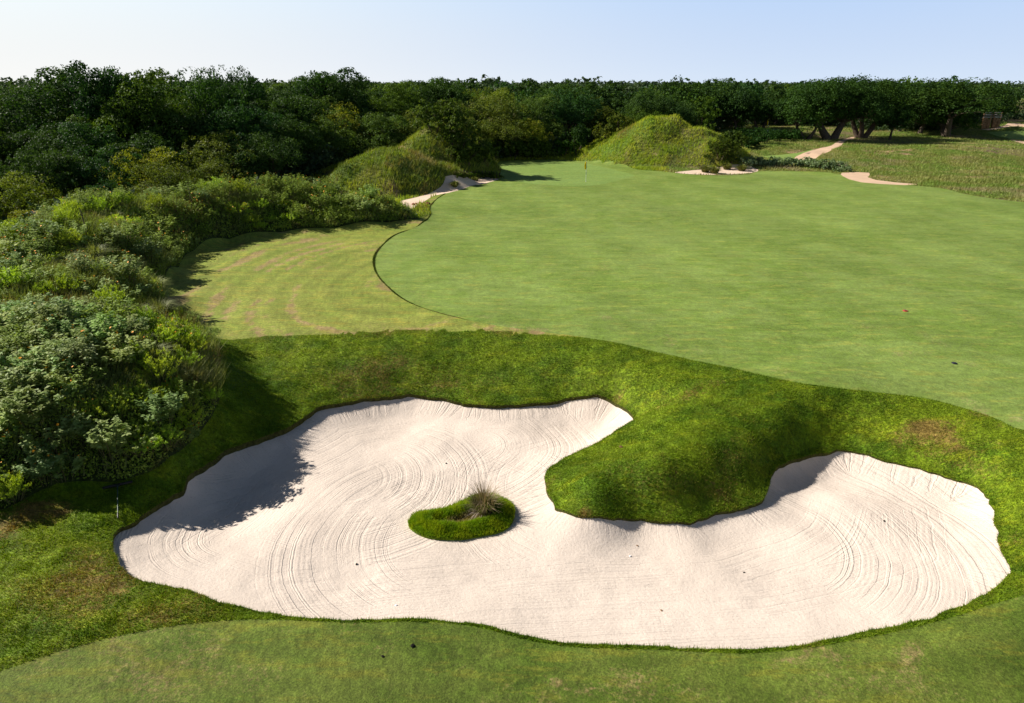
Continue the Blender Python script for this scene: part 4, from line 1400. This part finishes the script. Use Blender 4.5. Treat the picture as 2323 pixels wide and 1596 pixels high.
CAPS = {'silver': 295, 'bright': 230, 'olive': 290, 'tuss': 120}
for i in order:
    x, y = px_[i], py_[i]
    q = vnoise(np.array([x]), np.array([y]), 3.0, 97)[0] + .35 * vnoise(np.array([x]), np.array([y]), 1.2, 98)[0]
    q += rnd.uniform(-.16, .16)
    kind = 'silver' if q > .04 else 'tuss' if q < -.27 else 'bright' if q < -.10 else 'olive'
    if y < 26 and q > -.04: kind = 'silver'
    if y > 38 and kind == 'silver' and rnd.random() < .5: kind = 'olive'
    if y > 42 and kind == 'tuss': kind = 'olive'
    if nn[kind] >= CAPS[kind] or (dist[i] > 30 and rnd.random() < .25):
        continue
    nn[kind] += 1
    s = rnd.uniform(.55, 1.3) * (.75 + .25 * min(1, de[i] / 1.0)) * (1.0 if y < 30 else 1.15)
    v = rnd.uniform(.75, 1.25)
    if kind == 'tuss':
        o = bpy.data.objects.new("grass_tussock", TUSS[rnd.randrange(2)])
        COL.objects.link(o)
        o.location = (x, y, zs_[i] + .02); o.rotation_euler = (0, 0, rnd.uniform(0, 6.28)); o.scale = (s * .9,) * 3
        o.color = (v * 1.05, v, v * .9, 1)
        tag(o, "arching grass tussock among the weeds " + place_txt(x, y), "grass tussock", "grass tussocks " + place_txt(x, y))
        continue
    fm, sm, flm = WEEDS[kind][rnd.randrange(len(WEEDS[kind]))]
    flow = rnd.random() < (.26 if kind == 'silver' else .30 if kind == 'olive' else .10)
    lab = names[kind][1] + (" with small orange flowers " if flow else " ") + place_txt(x, y)
    t = thing(names[kind][0], x, y, zs_[i], lab, "weed", names[kind][1] + ("s in flower " if flow else "s ") + place_txt(x, y), rnd.uniform(0, 6.28), s)
    child("foliage", fm, t, (v * rnd.uniform(.9, 1.15), v, v * rnd.uniform(.8, 1.1)))
    child("stems", sm, t)
    if flow:
        child("blossoms", flm, t)
print("weeds", nn)

# two dead stakes of thin dark wood in the weeds
for (px, py, lab) in [(199, 545, "thin dark stake leaning in the weeds of the near crest"), (437, 480, "thin dark stake among orange flowers in the saddle of the ridge")]:
    w = hit(px, py)[0]
    a, b = tube([(0, 0, -.1), (.02, 0, .8), (-.06, .02, 1.7)], [.03, .028, .02], 6)
    o = raw_mesh("wooden_stake", a, b, M_BARK, None, True)
    o.location = (w[0], w[1], hz(w[0], w[1])[0])
    tag(o, lab, "stake")

# ---------------------------------------------------------------- hero tuft on the island
def bunch():
    p = atz(1098, 1150, -1.5)
    x, y = p[0], p[1]
    z = islez(np.array([x]), np.array([y]), hz(x, y))[0]
    t = thing("bunch_grass", x, y, z - .02, "spiky bunch of green and straw grass on the island in the sand", "bunch grass")
    V, F = tuft_np(650, .78, .48, .016, 701, .35)
    raw_mesh("green_blades", V, F, M_TUFT, None, False, t)
    V, F = tuft_np(300, 1.12, .66, .012, 702, .30)
    raw_mesh("dry_stems", V, F, leaf_mat("straw", (.34, .27, .18), (.24, .18, .12), .2, False, 5), None, False, t)
    V, F = tuft_np(160, .30, .60, .014, 703, .9)
    raw_mesh("dead_litter", V, F, plain("dead_litter", (.36, .30, .26), .9, .1), None, False, t)


bunch()

# ---------------------------------------------------------------- rake, flags, posts, small things
M_BLACK = plain("black_plastic", (.012, .012, .014), .45, .4)
M_GREENH = plain("green_handle", (.020, .060, .045), .4, .4)


def boxv(cx, cy, cz, sx, sy, sz):
    V = np.array([(cx + i * sx / 2, cy + j * sy / 2, cz + k * sz / 2) for k in (-1, 1) for j in (-1, 1) for i in (-1, 1)])
    F = np.array([(0, 2, 3, 1), (4, 5, 7, 6), (0, 1, 5, 4), (2, 6, 7, 3), (0, 4, 6, 2), (1, 3, 7, 5)])
    return V, F


def make_rake():
    a = hit(268, 1107)[0]; b = hit(269, 1183)[0]
    za, zb = hz(a[0], a[1])[0], hz(b[0], b[1])[0]
    A = Vector((a[0], a[1], za + .10)); B = Vector((b[0], b[1], zb + .08))
    L = (B - A).length
    t = thing("bunker_rake", A.x, A.y, A.z, "black headed bunker rake lying on the grass by the bunker", "rake")
    d = (B - A).normalized()
    yax = d; xax = yax.cross(Vector((0, 0, 1))).normalized(); zax = xax.cross(yax)
    R = Matrix((xax, yax, zax)).transposed().to_4x4()
    t.rotation_euler = R.to_euler()
    V, F = join([boxv(0, 0, 0, .76, .075, .045)] + [boxv(-.36 + k * .048, -.005, -.045, .014, .022, .075) for k in range(16)] + [boxv(0, .06, .01, .09, .09, .03)])
    h = raw_mesh("rake_head", V, F, M_BLACK, None, False, t)
    h.modifiers.new("soft", 'BEVEL').width = .008
    V, F = tube([(0, .03, .012), (0, L * .5, .014), (0, L - .22, .012)], [.016, .016, .016], 10)
    raw_mesh("handle", V, F, M_GREENH, None, True, t)
    V, F = tube([(0, L - .23, .012), (0, L - .2, .012), (0, L - .02, .012), (0, L, .012)], [.017, .023, .023, .012], 10)
    raw_mesh("grip", V, F, M_BLACK, None, True, t)


make_rake()

M_YEL = NT("flag_cloth")
_c = M_YEL.pbr((.85, .68, .02), .7, None, .1)
_t = M_YEL.n("ShaderNodeBsdfTranslucent", {'Color': (.9, .75, .03)}).outputs[0]
M_YEL = M_YEL.done(M_YEL.n("ShaderNodeMixShader", {0: .35, 1: _c, 2: _t}).outputs[0])
M_POLE = plain("pale_pole", (.62, .66, .66), .4, .4)
M_POLED = plain("dark_pole_band", (.18, .24, .30), .4, .4)
M_HOLE = plain("cup_liner", (.5, .5, .5), .5, .3)


def make_flag(px, py, lab, lean=0.0, H=2.15, sc=1.0):
    w = hit(px, py)[0]; z = hz(w[0], w[1])[0]
    t = thing("golf_flag", w[0], w[1], z, lab, "flag")
    r = .016 * sc
    V, F = tube([(0, 0, -.05), (0, 0, H)], [r, r * .85], 8)
    raw_mesh("pole", V, F, M_POLE, None, True, t)
    V, F = join([tube([(0, 0, .78 * H / 2.15), (0, 0, 1.0 * H / 2.15)], [r * 1.12, r * 1.12], 8), tube([(0, 0, 1.42), (0, 0, 1.62)], [r * 1.1, r * 1.1], 8)])
    raw_mesh("pole_band", V, F, M_POLED, None, True, t)
    # cloth hanging limp in folds
    nu, nv = 9, 12
    P = []
    for j in range(nv):
        v = j / (nv - 1)
        for i in range(nu):
            u = i / (nu - 1)
            wd = (.07 + .15 * math.sin(min(1, v * 1.25) * math.pi * .5 + .25) * (1 - .55 * v ** 3)) * sc
            xx = -u * wd * (.95 - .25 * v) + .02 * math.sin(v * 5)
            yyv = .045 * math.sin(u * 9 + v * 2.5) * (.3 + u) * sc
            zz_ = H - .02 - v * .58 * sc - u * .12
            P.append((xx, yyv, zz_))
    F = [(j * nu + i, j * nu + i + 1, (j + 1) * nu + i + 1, (j + 1) * nu + i) for j in range(nv - 1) for i in range(nu - 1)]
    c = raw_mesh("flag_cloth", np.array(P), np.array(F), M_YEL, None, True, t)
    so = c.modifiers.new("thick", 'SOLIDIFY'); so.thickness = .006
    k = 20
    a = np.linspace(0, 2 * math.pi, k, endpoint=False)
    ring = lambda rr, zz: np.stack([np.cos(a) * rr, np.sin(a) * rr, np.full(k, zz)], 1)
    V = np.concatenate([ring(.054, .006), ring(.062, .006), ring(.062, -.02), ring(.054, -.1)])
    i = np.arange(k); jn = (i + 1) % k
    F = np.concatenate([np.stack([i, jn, jn + k, i + k], 1), np.stack([i + k, jn + k, jn + 2 * k, i + 2 * k], 1), np.stack([i, i + 3 * k, jn + 3 * k, jn], 1)])
    raw_mesh("cup", V, F, M_HOLE, None, True, t)


make_flag(1329, 413, "yellow golf flag hanging limp on its pole on the near putting green", 0, 2.2, 1.35)
make_flag(1741, 301, "tiny yellow golf flag on the far green beside the leaning tree", 0, 2.6, 2.0)

M_WOOD = plain("brown_timber", (.26, .15, .075), .85, .15, .35, 3)
M_RAIL = plain("grey_rail", (.34, .32, .29), .7, .2, .2, 3)


def make_posts():
    w = hit(2246, 290)[0]; z = hz(w[0], w[1])[0]
    t = thing("timber_bridge_end", w[0], w[1], z, "brown timber posts topped by pale rails where the track meets the woods", "timber posts")
    g = random.Random(5)
    for side, xo in ((0, -1.0), (1, 1.05)):
        parts = []
        for k in range(5):
            hgt = 1.9 + g.uniform(-.25, .2)
            parts.append(boxv(xo - .7 + k * .34, g.uniform(-.1, .1), hgt / 2 - .2, .30, .30, hgt + .4))
        o = raw_mesh("post_row", *join(parts), M_WOOD, None, False, t)
        b = o.modifiers.new("soft", 'BEVEL'); b.width = .03
        for kk, zz in enumerate((2.05, 2.5, 2.9)):
            parts = [boxv(xo, .0, zz, 1.9 - kk * .25, .14, .15), boxv(xo + .1, .5, zz + .05, 1.7 - kk * .2, .14, .12)]
            raw_mesh("rail", *join(parts), M_RAIL, None, False, t)
        raw_mesh("rail_post", *join([boxv(xo - .8, .1, 1.6, .15, .15, 2.9), boxv(xo + .8, .1, 1.6, .15, .15, 2.8)]), M_WOOD, None, False, t)


make_posts()


def disc(px, py, col, lab, r=.16):
    w = hit(px, py)[0]; z = hz(w[0], w[1])[0]
    k = 28
    a = np.linspace(0, 2 * math.pi, k, endpoint=False)
    prof = [(r * .55, .018), (r * .9, .018), (r, .006), (r, -.03)]
    V = [np.stack([np.cos(a) * rr, np.sin(a) * rr, np.full(k, zz)], 1) for rr, zz in prof]
    V = np.concatenate([np.array([[0, 0, .018]])] + V)
    i = np.arange(k); j = (i + 1) % k
    F = [np.stack([i * 0, 1 + i, 1 + j], 1)]
    for q in range(3):
        a0, b0 = 1 + q * k, 1 + (q + 1) * k
        F.append(np.stack([a0 + i, b0 + i, b0 + j], 1)); F.append(np.stack([a0 + i, b0 + j, a0 + j], 1))
    t = thing("yardage_marker", w[0], w[1], z + .012, lab, "yardage marker")
    raw_mesh("plate", V, np.concatenate(F), plain("marker_paint", col, .4, .4, .05), None, False, t)
    V, F = tube([(0, 0, .018), (0, 0, .024)], [r * .45, r * .42], 16)
    V = np.concatenate([V, [[0, 0, .026]]])
    F = [tuple(int(q) for q in f) for f in F]
    n0 = len(V) - 1
    F += [(16 + q, 16 + (q + 1) % 16, n0, n0) for q in range(16)]
    me = bpy.data.meshes.new("hub"); me.from_pydata([tuple(v) for v in V], [], [tuple(dict.fromkeys(f)) for f in F]); me.materials.append(M_BLACK)
    child("hub", me, t)


disc(2054, 706, (.42, .03, .02), "small red round plate set in the fairway grass", .115)
disc(2165, 825, (.015, .015, .018), "small black round plate set in the fairway below the red one", .10)


def rock(px, py, s, mat, name, lab, cat, flat=.5, on=None, seed=0):
    s = s * (.72 if on == 'sand' else 1)
    g = np.random.default_rng(seed + 900)
    if on == 'sand':
        w = atz(px, py, -1.72); 
        for _ in range(3):
            z = sandz(np.array([w[0]]), np.array([w[1]]), hz(w[0], w[1]))[0]
            w = atz(px, py, z)
    else:
        w = hit(px, py)[0]; z = hz(w[0], w[1])[0]
    bm_v = rand_dirs(26, g=g)
    import bmesh
    bm = bmesh.new()
    for v in bm_v:
        r = s * g.uniform(.75, 1.1)
        bm.verts.new((v[0] * r, v[1] * r * .7, v[2] * r * flat))
    bmesh.ops.convex_hull(bm, input=bm.verts)
    bmesh.ops.delete(bm, geom=[v for v in bm.verts if not v.link_faces], context='VERTS')
    me = bpy.data.meshes.new(name); bm.to_mesh(me); bm.free()
    me.materials.append(mat)
    o = bpy.data.objects.new(name, me); COL.objects.link(o)
    o.location = (w[0], w[1], z + s * flat * .5); o.rotation_euler = (g.uniform(-.3, .3), g.uniform(-.3, .3), g.uniform(0, 6))
    tag(o, lab, cat)


M_LEAFD = plain("dead_leaf", (.16, .09, .045), .8, .2)
M_CLOD = plain("dark_clod", (.02, .018, .016), .9, .1)
M_BALL = plain("white_scrap", (.80, .80, .82), .5, .3, .05)
rock(1411, 1016, .10, M_LEAFD, "dead_leaf", "curled brown leaf on the left slope of the turf knob", "leaf", .35, None, 1)
rock(1430, 1263, .055, M_BALL, "paper_scrap", "small white scrap on the sand in front of the knob", "litter", .5, 'sand', 2)
rock(1446, 1239, .06, M_LEAFD, "dead_leaf", "small brown leaf on the sand above the white scrap", "leaf", .3, 'sand', 3)
rock(936, 1466, .07, M_CLOD, "soil_clod", "black clod on the mown grass below the bunker", "clod", .45, None, 4)
rock(868, 1490, .045, M_CLOD, "soil_clod", "tiny dark clod left below the black clod on the mown grass", "clod", .5, None, 5)
rock(809, 1281, .06, M_CLOD, "soil_clod", "dark pebble on the sand below left of the island", "pebble", .5, 'sand', 6)
rock(898, 1375, .06, M_BALL, "pebble", "pale pebble at the front edge of the sand", "pebble", .5, 'sand', 7)
rock(1501, 1386, .06, M_LEAFD, "dead_leaf", "brown leaf scrap on the sand near the front edge", "leaf", .4, 'sand', 8)
rock(1012, 1052, .055, M_CLOD, "pebble", "grey pebble on the raked sand above the island", "pebble", .5, 'sand', 9)
rock(2006, 1183, .06, M_CLOD, "soil_clod", "dark pebble in the right lobe of the sand", "pebble", .4, 'sand', 10)
rock(2359 * .7156 / 1, 1300, .05, M_CLOD, "pebble", "grey pebble in the middle of the open sand", "pebble", .5, 'sand', 11)

# tall bare twig tops over a few trees are left to the crowns; loose stones where the eroded bank shows
M_RED = plain("red_clay", (.22, .085, .055), .95, .1, .3)
for k in range(7):
    rock(940 + k * 5.5 + rnd.uniform(-2, 2), 466 - k * .6 + rnd.uniform(-1.5, 1.5), rnd.uniform(.14, .26), M_RED, "clay_clod", "red clay clod in the small washout at the tip of the left far sand", "clod", .6, None, 20 + k)
for o in [o for o in COL.objects if o.name.startswith("clay_clod")]:
    o["group"] = "red clay clods in the washout"
